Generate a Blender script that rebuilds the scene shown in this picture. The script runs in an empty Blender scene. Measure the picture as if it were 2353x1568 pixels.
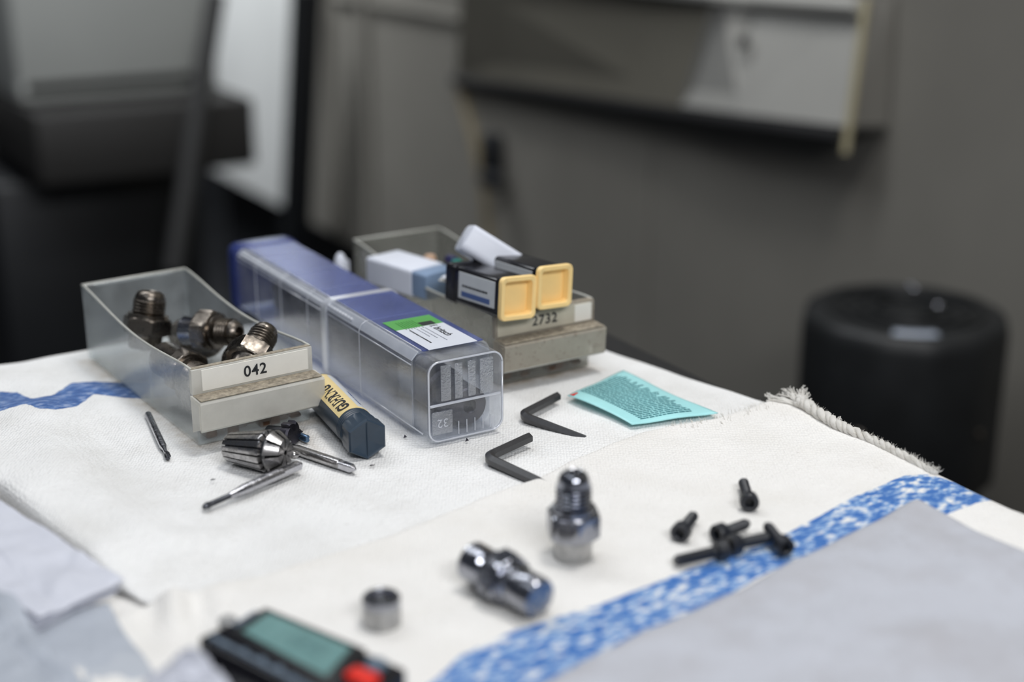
import bpy, bmesh, math, random
import numpy as np
from mathutils import Vector, Matrix, Euler, noise as mn

random.seed(7)
rng = np.random.default_rng(7)
PI = math.pi
S = 0.001            # everything below is written in millimetres
TZ = 900.0           # height of the towelled bench top above the floor, mm
scene = bpy.context.scene
COL = scene.collection

# ------------------------------------------------------------------ camera
PITCH, YAW, CH = math.radians(18.4), math.radians(30.3), 227.0
cam_d = bpy.data.cameras.new('camera')
cam_d.lens, cam_d.sensor_width = 50.0, 36.0
cam_d.clip_start, cam_d.clip_end = 0.02, 60
cam_d.dof.use_dof = True
cam_d.dof.focus_distance = 0.590
cam_d.dof.aperture_fstop = 4.0
cam_d.dof.aperture_blades = 0
cam = bpy.data.objects.new('camera', cam_d)
COL.objects.link(cam)
cam.location = (0, 0, (TZ + CH) * S)
cam.rotation_euler = (PI / 2 - PITCH, 0, -YAW)
scene.camera = cam

# ------------------------------------------------------------------ world, view, large lights
w = bpy.data.worlds.new('workshop_air')
scene.world = w
w.use_nodes = True
w.node_tree.nodes['Background'].inputs[0].default_value = (0.62, 0.68, 0.80, 1)
w.node_tree.nodes['Background'].inputs[1].default_value = 0.10
scene.view_settings.view_transform = 'Standard'
scene.view_settings.look = 'None'
scene.view_settings.exposure = 0.0
scene.view_settings.gamma = 1.0
scene.view_settings.use_curve_mapping = False
scene.cycles.use_denoising = True
scene.cycles.max_bounces = 12
scene.cycles.transparent_max_bounces = 24
scene.cycles.caustics_reflective = False
scene.cycles.caustics_refractive = False
scene.cycles.sample_clamp_indirect = 4


def area_light(name, loc, target, size, power, color, spread=180):
    d = bpy.data.lights.new(name, 'AREA')
    d.shape = 'RECTANGLE'
    d.size, d.size_y = size[0] * S, size[1] * S
    d.energy = power
    d.spread = math.radians(spread)
    d.color = color
    o = bpy.data.objects.new(name, d)
    COL.objects.link(o)
    o.location = Vector((loc[0], loc[1], loc[2] + TZ)) * S
    t = Vector((target[0], target[1], target[2] + TZ)) * S
    o.rotation_euler = (t - o.location).to_track_quat('-Z', 'Y').to_euler()
    return o


area_light('bench_lamp', (520, 420, 1080), (260, 460, 0), (560, 170), 2.2, (1.0, 0.99, 0.98))
area_light('machine_lamp', (450, 340, 1350), (1050, 1250, -150), (260, 140), 6.2, (1.0, 0.98, 0.94))
area_light('far_fill', (500, 2750, 1500), (1050, 2950, -50), (900, 250), 22.0, (0.94, 0.97, 1.0), 95)  # unseen fill, added to brighten the far wall strip
area_light('front_fill', (40, -520, 760), (240, 500, 20), (700, 200), 8.8, (0.97, 0.98, 1.0))  # unseen fill behind the camera, added to brighten the drawer fronts
area_light('ceiling_lamp_left', (-350, 300, 1300), (220, 420, 0), (1100, 180), 1.6, (0.86, 0.92, 1.0))
area_light('housing_fill', (50, 1300, 1300), (600, 2200, 0), (1200, 300), 17.0, (0.94, 0.97, 1.0))  # unseen fill, added to brighten the neighbouring housing

# ------------------------------------------------------------------ helpers
FWD = Vector((math.sin(YAW) * math.cos(PITCH), math.cos(YAW) * math.cos(PITCH), -math.sin(PITCH)))
RGT = Vector((math.cos(YAW), -math.sin(YAW), 0))
UPV = RGT.cross(FWD)


def _ray(u, v):
    return FWD + RGT * ((u - 1176.5) / 3268.0) - UPV * ((v - 784.0) / 3268.0)


def at(u, v, z=0.0):
    """photo reading -> point of the horizontal plane z (mm, bench frame)"""
    d = _ray(u, v)
    return Vector((0, 0, CH)) + d * ((z - CH) / d.z)


def at_x(u, v, x):
    d = _ray(u, v)
    return Vector((0, 0, CH)) + d * (x / d.x)


def at_y(u, v, y):
    d = _ray(u, v)
    return Vector((0, 0, CH)) + d * (y / d.y)


def to_mesh_obj(name, verts, faces, mat, parent=None, smooth=35, scale=S):
    me = bpy.data.meshes.new(name)
    me.from_pydata([(v[0] * scale, v[1] * scale, v[2] * scale) for v in verts], [], faces)
    me.update()
    if smooth:
        me.shade_smooth()
        if smooth < 180:
            me.set_sharp_from_angle(angle=math.radians(smooth))
    if mat:
        me.materials.append(mat)
    o = bpy.data.objects.new(name, me)
    COL.objects.link(o)
    if parent:
        o.parent = parent
    return o


class MB:
    """collects shapes (mm, local frame) into one mesh"""
    def __init__(self):
        self.v, self.f = [], []

    def add(self, vs, fs, M=None):
        b = len(self.v)
        for p in vs:
            p = Vector(p)
            self.v.append(M @ p if M else p)
        self.f += [tuple(i + b for i in f) for f in fs]
        return self

    def box(self, c, s, bev=0.0, seg=2, M=None):
        bm = bmesh.new()
        bmesh.ops.create_cube(bm, size=1)
        for v in bm.verts:
            v.co = Vector((v.co.x * s[0] + c[0], v.co.y * s[1] + c[1], v.co.z * s[2] + c[2]))
        if bev > 0:
            bmesh.ops.bevel(bm, geom=bm.edges[:], offset=bev, segments=seg, profile=0.5, affect='EDGES')
        return self.bm(bm, M)

    def bm(self, bm, M=None):
        bm.verts.index_update()
        self.add([v.co.copy() for v in bm.verts], [tuple(v.index for v in f.verts) for f in bm.faces], M)
        bm.free()
        return self

    def lathe(self, prof, n=32, M=None, a0=0.0, a1=2 * PI, cap=True, shape=None):
        """prof: list of (r, z). full turn unless a0/a1 given. shape(angle)->radius factor"""
        full = abs(a1 - a0 - 2 * PI) < 1e-6
        m = n if full else n + 1
        vs, fs = [], []
        for (r, z) in prof:
            for i in range(m):
                a = a0 + (a1 - a0) * i / n
                k = shape(a, z) if shape else 1.0
                vs.append((r * k * math.cos(a), r * k * math.sin(a), z))
        for j in range(len(prof) - 1):
            for i in range(n):
                i2 = (i + 1) % m
                fs.append((j * m + i, j * m + i2, (j + 1) * m + i2, (j + 1) * m + i))
        if cap and full:
            fs.append(tuple(reversed(range(m))))
            fs.append(tuple((len(prof) - 1) * m + i for i in range(m)))
        return self.add(vs, fs, M)

    def prism(self, pts, z0, z1, M=None, bev=0.0, seg=2):
        bm = bmesh.new()
        lo = [bm.verts.new((p[0], p[1], z0)) for p in pts]
        hi = [bm.verts.new((p[0], p[1], z1)) for p in pts]
        n = len(pts)
        bm.faces.new(list(reversed(lo)))
        bm.faces.new(hi)
        for i in range(n):
            bm.faces.new((lo[i], lo[(i + 1) % n], hi[(i + 1) % n], hi[i]))
        bmesh.ops.recalc_face_normals(bm, faces=bm.faces[:])
        if bev:
            bmesh.ops.bevel(bm, geom=bm.edges[:], offset=bev, segments=seg, profile=0.5, affect='EDGES')
        return self.bm(bm, M)

    def tube(self, pts, rad, n=8, cap=True, M=None, twist=0.0):
        pts = [Vector(p) for p in pts]
        vs, fs = [], []
        up = Vector((0, 0, 1))
        prev = None
        for k, p in enumerate(pts):
            if k == 0:
                t = pts[1] - pts[0]
            elif k == len(pts) - 1:
                t = pts[-1] - pts[-2]
            else:
                t = (pts[k + 1] - pts[k]).normalized() + (pts[k] - pts[k - 1]).normalized()
            t.normalize()
            if prev is None:
                a = t.cross(up)
                if a.length < 1e-3:
                    a = t.cross(Vector((1, 0, 0)))
            else:
                a = prev - t * prev.dot(t)
            a.normalize()
            prev = a
            b = t.cross(a)
            r = rad(k / (len(pts) - 1)) if callable(rad) else rad
            for i in range(n):
                q = 2 * PI * i / n + twist
                vs.append(p + (a * math.cos(q) + b * math.sin(q)) * r)
        for k in range(len(pts) - 1):
            for i in range(n):
                fs.append((k * n + i, k * n + (i + 1) % n, (k + 1) * n + (i + 1) % n, (k + 1) * n + i))
        if cap:
            fs.append(tuple(reversed(range(n))))
            fs.append(tuple((len(pts) - 1) * n + i for i in range(n)))
        return self.add(vs, fs, M)

    def build(self, name, mat, parent=None, smooth=35):
        return to_mesh_obj(name, self.v, self.f, mat, parent, smooth)


def rrect(hx, hy, r, seg=5, cx=0, cy=0):
    out = []
    for (sx, sy, a) in ((1, 1, 0), (-1, 1, PI / 2), (-1, -1, PI), (1, -1, 1.5 * PI)):
        for i in range(seg + 1):
            q = a + PI / 2 * i / seg
            out.append((cx + sx * (hx - r) + r * math.cos(q), cy + sy * (hy - r) + r * math.sin(q)))
    return out


def thing(name, label, cat, loc, rot=(0, 0, 0), group=None, kind=None, M=None):
    o = bpy.data.objects.new(name, None)
    o.empty_display_size = 0.01
    COL.objects.link(o)
    if M is not None:
        o.matrix_world = M
    else:
        o.location = (loc[0] * S, loc[1] * S, (loc[2] + TZ) * S)
        o.rotation_euler = rot
    o['label'] = label
    o['category'] = cat
    if group:
        o['group'] = group
    return o


def tag(o, label, cat, group=None, loc=None):
    o['label'] = label
    o['category'] = cat
    if group:
        o['group'] = group
    if loc is not None:
        o.location = (loc[0] * S, loc[1] * S, (loc[2] + TZ) * S)
    return o


def axis_frame(base, tip, roll=0.0):
    """matrix (metres) whose local +Z runs from base to tip (mm, bench frame)"""
    base, tip = Vector(base), Vector(tip)
    q = (tip - base).to_track_quat('Z', 'Y')
    return Matrix.Translation(Vector((base.x, base.y, base.z + TZ)) * S) @ q.to_matrix().to_4x4() @ Matrix.Rotation(roll, 4, 'Z')


def copy_tree(o, parent=None):
    c = o.copy()
    COL.objects.link(c)
    c.parent = parent
    for ch in list(o.children):
        copy_tree(ch, c)
    return c


def text_mesh(name, body, size, mat, parent, M, bold=0.0, align='CENTER', space=1.0, shear=0.0, bend=None, stretch=1.0, thick=0.02):
    cu = bpy.data.curves.new(name, 'FONT')
    cu.body = body
    cu.size = size
    cu.offset = bold
    cu.align_x = align
    cu.align_y = 'CENTER'
    cu.space_character = space
    cu.shear = shear
    cu.extrude = thick
    cu.resolution_u = 4
    tmp = bpy.data.objects.new(name + '_tmp', cu)
    COL.objects.link(tmp)
    dg = bpy.context.evaluated_depsgraph_get()
    me = bpy.data.meshes.new_from_object(tmp.evaluated_get(dg))
    bpy.data.objects.remove(tmp)
    bpy.data.curves.remove(cu)
    for v in me.vertices:
        p = Vector((v.co.x * stretch, v.co.y, v.co.z))
        p = bend(p) if bend else M @ p
        v.co = p * S
    me.materials.clear()
    me.materials.append(mat)
    me.name = name
    o = bpy.data.objects.new(name, me)
    COL.objects.link(o)
    o.parent = parent
    return o


# ------------------------------------------------------------------ materials
class N:
    def __init__(self, name):
        self.m = bpy.data.materials.new(name)
        self.m.use_nodes = True
        self.t = self.m.node_tree
        self.t.nodes.clear()
        self.out = self.n('ShaderNodeOutputMaterial')

    def n(self, kind, **kw):
        nd = self.t.nodes.new(kind)
        for k, v in kw.items():
            if hasattr(nd, k):
                setattr(nd, k, v)
            else:
                nd.inputs[k].default_value = v
        return nd

    def l(self, a, b):
        self.t.links.new(a, b)

    def coord(self, scale=(1, 1, 1), rot=(0, 0, 0)):
        tc = self.n('ShaderNodeTexCoord')
        mp = self.n('ShaderNodeMapping')
        mp.inputs['Scale'].default_value = scale
        mp.inputs['Rotation'].default_value = rot
        self.l(tc.outputs['Object'], mp.inputs['Vector'])
        return mp.outputs[0]

    def noise(self, vec, scale, detail=3, rough=0.5):
        nd = self.n('ShaderNodeTexNoise')
        nd.inputs['Scale'].default_value = scale
        nd.inputs['Detail'].default_value = detail
        nd.inputs['Roughness'].default_value = rough
        if vec:
            self.l(vec, nd.inputs['Vector'])
        return nd

    def ramp(self, fac, stops):
        r = self.n('ShaderNodeValToRGB')
        e = r.color_ramp.elements
        while len(e) < len(stops):
            e.new(0.5)
        for el, (p, c) in zip(e, stops):
            el.position = p
            el.color = c if len(c) == 4 else (*c, 1)
        self.l(fac, r.inputs[0])
        return r.outputs[0]

    def bump(self, h, strength, dist, normal=None):
        b = self.n('ShaderNodeBump')
        b.inputs['Strength'].default_value = strength
        b.inputs['Distance'].default_value = dist
        self.l(h, b.inputs['Height'])
        if normal:
            self.l(normal, b.inputs['Normal'])
        return b.outputs[0]

    def surf(self, s):
        self.l(s, self.out.inputs['Surface'])
        return self.m


def plain(name, col, rough=0.5, metal=0.0, spec=0.5, var=0.12, vscale=120, bumpd=0.0, bscale=900, sheen=0.0, coat=0.0):
    k = N(name)
    vec = k.coord()
    nz = k.noise(vec, vscale, 4, 0.6)
    c0 = tuple(max(0, c * (1 - var)) for c in col)
    c1 = tuple(min(1, c * (1 + var)) for c in col)
    cr = k.ramp(nz.outputs[0], [(0.3, c0), (0.7, c1)])
    p = k.n('ShaderNodeBsdfPrincipled')
    k.l(cr, p.inputs['Base Color'])
    p.inputs['Metallic'].default_value = metal
    p.inputs['Roughness'].default_value = rough
    p.inputs['Specular IOR Level'].default_value = spec
    p.inputs['Coat Weight'].default_value = coat
    if sheen:
        p.inputs['Sheen Weight'].default_value = sheen
    if bumpd:
        b = k.noise(vec, bscale, 2)
        k.l(k.bump(b.outputs[0], 1.0, bumpd), p.inputs['Normal'])
    return k.surf(p.outputs[0])


def metal(name, col, rough=0.22, stain=0.35, bumpd=0.000008, scale=350, dirt=(0.05, 0.045, 0.04)):
    k = N(name)
    vec = k.coord()
    nz = k.noise(vec, scale, 5, 0.65)
    fac = k.ramp(nz.outputs[0], [(0.42, (0, 0, 0)), (0.68, (1, 1, 1))])
    mx = k.n('ShaderNodeMix', data_type='RGBA')
    k.l(fac, mx.inputs[0])
    mx.inputs[6].default_value = (*col, 1)
    mx.inputs[7].default_value = (*[c * (1 - stain) + d * stain for c, d in zip(col, dirt)], 1)
    p = k.n('ShaderNodeBsdfPrincipled')
    k.l(mx.outputs[2], p.inputs['Base Color'])
    p.inputs['Metallic'].default_value = 1
    rr = k.n('ShaderNodeMapRange')
    k.l(fac, rr.inputs[0])
    rr.inputs[3].default_value = rough
    rr.inputs[4].default_value = min(1, rough + 0.22)
    k.l(rr.outputs[0], p.inputs['Roughness'])
    b = k.noise(vec, scale * 3, 2)
    k.l(k.bump(b.outputs[0], 0.6, bumpd), p.inputs['Normal'])
    return k.surf(p.outputs[0])


def plastic_film(name, tint, clear, haze_col, gloss=0.12, rough=0.08, bumpd=0.0, bscale=900, edge=0.5, dirt=None, bdetail=2, milk=0.5):
    """thin see-through plastic wall: clear share, milky share, glossy skin"""
    k = N(name)
    vec = k.coord()
    tr = k.n('ShaderNodeBsdfTransparent')
    tr.inputs[0].default_value = (*tint, 1)
    df = k.n('ShaderNodeBsdfDiffuse')
    tl = k.n('ShaderNodeBsdfTranslucent')
    for s in (df, tl):
        s.inputs[0].default_value = (*haze_col, 1)
    milky = k.n('ShaderNodeMixShader')
    milky.inputs[0].default_value = milk
    k.l(df.outputs[0], milky.inputs[1])
    k.l(tl.outputs[0], milky.inputs[2])
    nz = k.noise(vec, 60, 4, 0.6)
    cl = k.n('ShaderNodeMapRange')
    k.l(nz.outputs[0], cl.inputs[0])
    cl.inputs[1].default_value, cl.inputs[2].default_value = 0.3, 0.7
    cl.inputs[3].default_value = max(0, clear - 0.07)
    cl.inputs[4].default_value = min(1, clear + 0.07)
    m1 = k.n('ShaderNodeMixShader')
    k.l(cl.outputs[0], m1.inputs[0])
    k.l(milky.outputs[0], m1.inputs[1])
    k.l(tr.outputs[0], m1.inputs[2])
    last = m1.outputs[0]
    nrm = None
    if bumpd:
        b = k.noise(vec, bscale, bdetail)
        nrm = k.bump(b.outputs[0], 1.0, bumpd)
    if dirt:
        dn = k.noise(vec, 420, 6, 0.7)
        df2 = k.ramp(dn.outputs[0], [(dirt[1], (0, 0, 0)), (dirt[1] + 0.12, (1, 1, 1))])
        dd = k.n('ShaderNodeBsdfDiffuse')
        dd.inputs[0].default_value = (*dirt[0], 1)
        md = k.n('ShaderNodeMixShader')
        sc = k.n('ShaderNodeMath', operation='MULTIPLY')
        k.l(df2, sc.inputs[0])
        sc.inputs[1].default_value = dirt[2]
        k.l(sc.outputs[0], md.inputs[0])
        k.l(last, md.inputs[1])
        k.l(dd.outputs[0], md.inputs[2])
        last = md.outputs[0]
    gl = k.n('ShaderNodeBsdfGlossy')
    gl.inputs['Roughness'].default_value = rough
    lw = k.n('ShaderNodeLayerWeight')
    lw.inputs[0].default_value = 0.35
    if nrm:
        k.l(nrm, gl.inputs['Normal'])
        k.l(nrm, lw.inputs['Normal'])
    mr = k.n('ShaderNodeMapRange')
    k.l(lw.outputs['Facing'], mr.inputs[0])
    mr.inputs[3].default_value = gloss * 0.5
    mr.inputs[4].default_value = gloss + edge
    m2 = k.n('ShaderNodeMixShader')
    k.l(mr.outputs[0], m2.inputs[0])
    k.l(last, m2.inputs[1])
    k.l(gl.outputs[0], m2.inputs[2])
    return k.surf(m2.outputs[0])


def towel_mat(name, base, stripe_dark, stripe_pale, broken, knit=1.0, blotch=(0.72, 0.70, 0.66), gap=None):
    k = N(name)
    vec = k.coord()
    big = k.noise(vec, 28, 5, 0.6)
    c = k.ramp(big.outputs[0], [(0.30, blotch), (0.55, base), (0.8, tuple(min(1, x * 1.04) for x in base))])
    spk = k.noise(vec, 700, 2)
    sp = k.ramp(spk.outputs[0], [(0.70, (1, 1, 1)), (0.80, (0.55, 0.52, 0.48))])
    mul = k.n('ShaderNodeMix', data_type='RGBA', blend_type='MULTIPLY')
    mul.inputs[0].default_value = 0.6
    k.l(c, mul.inputs[6])
    k.l(sp, mul.inputs[7])
    at_ = k.n('ShaderNodeAttribute', attribute_name='stripe')
    # woven print broken up by the pile
    bn = k.noise(k.coord(scale=(1.0, 2.1, 1), rot=(0, 0, math.radians(-35))), broken, 3, 0.55)
    bc = k.ramp(bn.outputs[0], [(0.44, stripe_dark), (0.54, stripe_pale), (0.66, gap or base)])
    mx = k.n('ShaderNodeMix', data_type='RGBA')
    en = k.noise(vec, 420, 2)
    ad = k.n('ShaderNodeMath', operation='ADD')
    sb = k.n('ShaderNodeMath', operation='MULTIPLY_ADD')
    k.l(en.outputs[0], sb.inputs[0])
    sb.inputs[1].default_value, sb.inputs[2].default_value = 0.5, -0.25
    k.l(at_.outputs['Fac'], ad.inputs[0])
    k.l(sb.outputs[0], ad.inputs[1])
    st = k.ramp(ad.outputs[0], [(0.42, (0, 0, 0)), (0.56, (1, 1, 1))])
    k.l(st, mx.inputs[0])
    k.l(mul.outputs[2], mx.inputs[6])
    k.l(bc, mx.inputs[7])
    p = k.n('ShaderNodeBsdfPrincipled')
    k.l(mx.outputs[2], p.inputs['Base Color'])
    p.inputs['Roughness'].default_value = 0.95
    p.inputs['Specular IOR Level'].default_value = 0.1
    p.inputs['Sheen Weight'].default_value = 0.15
    vo = k.n('ShaderNodeTexVoronoi')
    vo.inputs['Scale'].default_value = 760
    vo.inputs['Randomness'].default_value = 0.45
    tcn = k.n('ShaderNodeTexCoord')
    mpn = k.n('ShaderNodeMapping', vector_type='TEXTURE')
    mpn.inputs['Rotation'].default_value = (0, 0, -YAW)
    mpn.inputs['Scale'].default_value = (0.95, 1.45, 1)
    k.l(tcn.outputs['Object'], mpn.inputs['Vector'])
    k.l(mpn.outputs[0], vo.inputs['Vector'])
    gap_shade = k.ramp(vo.outputs['Distance'], [(0.45, (1, 1, 1)), (0.9, (0.86, 0.85, 0.84))])  # soft shade between the terry loops, put into the colour
    mg = k.n('ShaderNodeMix', data_type='RGBA', blend_type='MULTIPLY')
    pm_ = k.ramp(k.noise(vec, 55, 3, 0.6).outputs[0], [(0.42, (0.05, 0.05, 0.05)), (0.66, (0.8, 0.8, 0.8))])
    k.l(pm_, mg.inputs[0])
    k.l(mx.outputs[2], mg.inputs[6])
    k.l(gap_shade, mg.inputs[7])
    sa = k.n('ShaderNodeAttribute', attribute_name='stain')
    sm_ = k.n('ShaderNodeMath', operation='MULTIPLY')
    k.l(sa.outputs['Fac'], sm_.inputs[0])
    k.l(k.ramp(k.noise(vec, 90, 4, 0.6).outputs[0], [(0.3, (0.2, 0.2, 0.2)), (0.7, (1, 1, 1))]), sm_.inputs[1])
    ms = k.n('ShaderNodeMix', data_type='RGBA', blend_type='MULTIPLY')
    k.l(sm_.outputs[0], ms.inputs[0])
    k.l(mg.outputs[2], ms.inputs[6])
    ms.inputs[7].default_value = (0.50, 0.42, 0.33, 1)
    k.l(ms.outputs[2], p.inputs['Base Color'])
    inv = k.n('ShaderNodeMath', operation='MULTIPLY')
    k.l(vo.outputs['Distance'], inv.inputs[0])
    inv.inputs[1].default_value = -1
    b1 = k.bump(inv.outputs[0], min(1, 0.6 * knit), 0.0008)
    fn = k.noise(vec, 2200, 2)
    b2 = k.bump(fn.outputs[0], 0.4, 0.0003, b1)
    mn_ = k.noise(vec, 110, 3)
    b3 = k.bump(mn_.outputs[0], 0.25, 0.001, b2)
    k.l(b3, p.inputs['Normal'])
    return k.surf(p.outputs[0])


M_towel_a = towel_mat('white_terry', (0.84, 0.84, 0.835), (0.04, 0.11, 0.32), (0.09, 0.19, 0.44), 200, 1.3, (0.75, 0.745, 0.73), (0.30, 0.38, 0.58))
M_towel_b = towel_mat('cream_terry', (0.85, 0.835, 0.81), (0.045, 0.16, 0.47), (0.24, 0.40, 0.66), 210, 1.1, (0.81, 0.79, 0.755))
M_towel_c = towel_mat('grey_white_cloth', (0.50, 0.515, 0.565), (0.03, 0.15, 0.5), (0.2, 0.3, 0.7), 200, 0.5, (0.43, 0.43, 0.46))
k_ = N('cotton_yarn')
_d, _t, _m = k_.n('ShaderNodeBsdfDiffuse'), k_.n('ShaderNodeBsdfTranslucent'), k_.n('ShaderNodeMixShader')
_nz = k_.ramp(k_.noise(k_.coord(), 300, 3).outputs[0], [(0.3, (0.90, 0.88, 0.84)), (0.7, (0.96, 0.95, 0.92))])
k_.l(_nz, _d.inputs[0]); k_.l(_nz, _t.inputs[0])
_m.inputs[0].default_value = 0.45
k_.l(_d.outputs[0], _m.inputs[1]); k_.l(_t.outputs[0], _m.inputs[2])
M_lint = k_.surf(_m.outputs[0])
M_lint_blue = plain('blue_cotton_yarn', (0.05, 0.18, 0.55), 0.95, spec=0.1, var=0.2)
M_dark = plain('black_painted_steel', (0.012, 0.012, 0.013), 0.55, var=0.3)
M_floor = plain('oily_dark_floor', (0.010, 0.011, 0.013), 0.65, var=0.5, vscale=4)
M_wallpaint = plain('grey_machine_paint', (0.185, 0.177, 0.158), 0.42, var=0.12, vscale=2.2)
M_wallpaint_lit = plain('lit_machine_paint', (0.62, 0.63, 0.62), 0.42, var=0.05, vscale=4)  # stronger light on the far panel, put into a paler wall paint
M_housing = plain('neighbour_housing_paint', (0.36, 0.37, 0.355), 0.45, var=0.05, vscale=4)
M_box_shaded = plain('shaded_hood_paint', (0.24, 0.225, 0.185), 0.5, var=0.08, vscale=6)  # shade on the hood's left part, put into a darker paint
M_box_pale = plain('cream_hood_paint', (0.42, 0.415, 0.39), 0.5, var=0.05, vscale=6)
M_yellowed = plain('yellowed_cream_paint', (0.38, 0.34, 0.22), 0.6, var=0.1)
M_rubber = plain('black_rubber', (0.008, 0.009, 0.011), 0.45, var=0.2)
M_motor = plain('black_motor_casting', (0.010, 0.011, 0.012), 0.5, var=0.3, vscale=30)
M_steel_plate = metal('dull_steel_plate', (0.75, 0.78, 0.82), 0.25, 0.1)
M_drawer = plastic_film('milky_drawer_plastic', (0.97, 0.985, 0.99), 0.80, (0.80, 0.84, 0.85), 0.05, 0.22, 0.00008, 300, 0.22, dirt=((0.16, 0.13, 0.09), 0.63, 0.6))
M_drawer_rim = plain('yellowed_plastic_rim', (0.50, 0.50, 0.46), 0.35, var=0.1)
M_drawer_front = plastic_film('milky_drawer_front', (0.93, 0.93, 0.90), 0.40, (0.88, 0.86, 0.80), 0.05, 0.25, 0.00005, 300, 0.15, dirt=((0.14, 0.11, 0.07), 0.66, 0.6), milk=0.2)
M_drawer_grime = plain('grimy_plastic_ledge', (0.30, 0.26, 0.20), 0.7, var=0.45, vscale=500)
M_drawer2 = plastic_film('dusty_drawer_plastic', (0.93, 0.935, 0.92), 0.77, (0.50, 0.50, 0.46), 0.05, 0.3, 0.00008, 300, 0.22, dirt=((0.16, 0.14, 0.11), 0.62, 0.5))
M_drawer2_front = plastic_film('dusty_drawer_front', (0.90, 0.88, 0.83), 0.35, (0.56, 0.51, 0.43), 0.05, 0.35, 0.00008, 300, 0.15, dirt=((0.16, 0.12, 0.08), 0.55, 0.55), milk=0.25)
M_card = plain('paper_label', (0.80, 0.78, 0.72), 0.6, var=0.03)
M_card_old = plain('yellowed_paper_label', (0.50, 0.47, 0.38), 0.7, var=0.08)
M_ink = plain('black_ink', (0.012, 0.014, 0.018), 0.5, var=0.0)
M_ink_blue = plain('blue_ink', (0.07, 0.12, 0.30), 0.5, var=0.0)
M_ink_grey = plain('grey_ink', (0.22, 0.23, 0.28), 0.5, var=0.0)
M_tube_front = plastic_film('clear_tube_plastic', (0.965, 0.98, 1.0), 0.885, (0.90, 0.92, 0.97), 0.06, 0.10, 0.0001, 1300, 0.25, milk=0.2)
M_tube_top = plastic_film('blue_tinted_tube_plastic', (0.62, 0.69, 0.94), 0.66, (0.15, 0.20, 0.54), 0.08, 0.16, 0.00005, 700, 0.22)
M_tube_emboss = plastic_film('embossed_clear_plastic', (0.93, 0.95, 0.98), 0.84, (0.75, 0.78, 0.84), 0.26, 0.14, 0.00045, 1300, 0.4, bdetail=3)
M_tube_end = plastic_film('clear_tube_end', (0.97, 0.98, 1.0), 0.985, (0.8, 0.84, 0.92), 0.05, 0.08, 0.00006, 900, 0.2, milk=0.3)
M_tube_edge = plastic_film('tube_edge_plastic', (0.9, 0.94, 1.0), 0.42, (0.88, 0.90, 0.96), 0.22, 0.15, 0.0, 1, 0.3, milk=0.15)
M_tool_dark = metal('dark_phosphated_steel', (0.07, 0.068, 0.085), 0.42, 0.5)
M_tool_grey = metal('dull_tool_steel', (0.09, 0.088, 0.105), 0.40, 0.4)
M_green = plain('green_label_print', (0.085, 0.35, 0.075), 0.4, var=0.04)
M_label_white = plain('white_glossy_label', (0.66, 0.69, 0.76), 0.35, var=0.02)
M_navy = plain('dark_slate_blue_plastic', (0.024, 0.042, 0.066), 0.34, var=0.12, bumpd=0.00002, bscale=1500)
M_label_cream = plain('cream_label_border', (0.78, 0.62, 0.30), 0.35, var=0.03)
M_label_pale = plain('pale_silver_label', (0.62, 0.64, 0.66), 0.3, var=0.04)
M_chrome = metal('bright_ground_steel', (0.44, 0.43, 0.43), 0.20, 0.6, 0.000006, 260)
M_carbide = metal('ground_carbide', (0.52, 0.52, 0.55), 0.20, 0.12, 0.000004, 500)
M_carbide_dark = metal('coated_cutter_flutes', (0.10, 0.105, 0.12), 0.30, 0.3)
M_fit = metal('zinc_grey_fitting_steel', (0.34, 0.35, 0.39), 0.13, 0.2, 0.000004, 150)
M_fit_matt = metal('matt_steel_collar', (0.50, 0.50, 0.50), 0.40, 0.2, 0.000004, 350)
M_fit_old = metal('oily_brown_steel', (0.20, 0.175, 0.15), 0.24, 0.6, 0.00001, 200)
M_black_oxide = plain('black_oxide_steel', (0.012, 0.014, 0.020), 0.36, var=0.3, vscale=500, spec=0.6)
M_key = plain('black_oxide_key_steel', (0.022, 0.022, 0.025), 0.40, var=0.3, vscale=700, spec=0.7, bumpd=0.00003, bscale=2500)
M_teal = plain('turquoise_foil', (0.40, 0.78, 0.80), 0.35, var=0.04)
M_teal_ink = plain('dark_teal_ink', (0.02, 0.16, 0.19), 0.5, var=0.1)
M_red = plain('red_plastic', (0.75, 0.02, 0.008), 0.35, var=0.03)
M_yellow = plain('yellow_cap_plastic', (0.94, 0.68, 0.30), 0.38, var=0.03)
M_black_pl = plain('glossy_black_plastic', (0.010, 0.010, 0.013), 0.22, var=0.2)
M_lcd = plain('green_grey_display', (0.14, 0.27, 0.265), 0.25, var=0.12, vscale=60)
M_button = plain('grey_blue_button', (0.10, 0.14, 0.19), 0.35, var=0.1)
M_pale_film = plastic_film('white_polythene', (0.97, 0.98, 1.0), 0.10, (0.74, 0.76, 0.84), 0.02, 0.45, 0.0003, 45, 0.05, bdetail=3, milk=0.12)
M_clear_film = plastic_film('hazy_polythene', (0.96, 0.98, 1.0), 0.25, (0.58, 0.62, 0.69), 0.03, 0.4, 0.0002, 60, 0.08, bdetail=2, milk=0.15)
M_white_pl = plain('white_plastic', (0.72, 0.75, 0.84), 0.4, var=0.02)
M_blue_grey = plain('blue_grey_plastic', (0.22, 0.31, 0.46), 0.4, var=0.04)
M_grime = plain('brown_oily_residue', (0.10, 0.045, 0.02), 0.6, var=0.5, vscale=200)


def struct(o):
    o['kind'] = 'structure'
    return o


def W(p):  # bench-frame mm -> floor-frame mm
    return (p[0], p[1], p[2] + TZ)


# ------------------------------------------------------------------ setting
WX = 1050.0
mb = MB()
mb.box((500, 1500, -10), (7000, 8000, 20))
struct(mb.build('floor', M_floor, None, 0))
mb = MB()
mb.box((500, 4700, 1400), (7000, 60, 2800))
struct(mb.build('wall_back', M_floor, None, 0))

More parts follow.
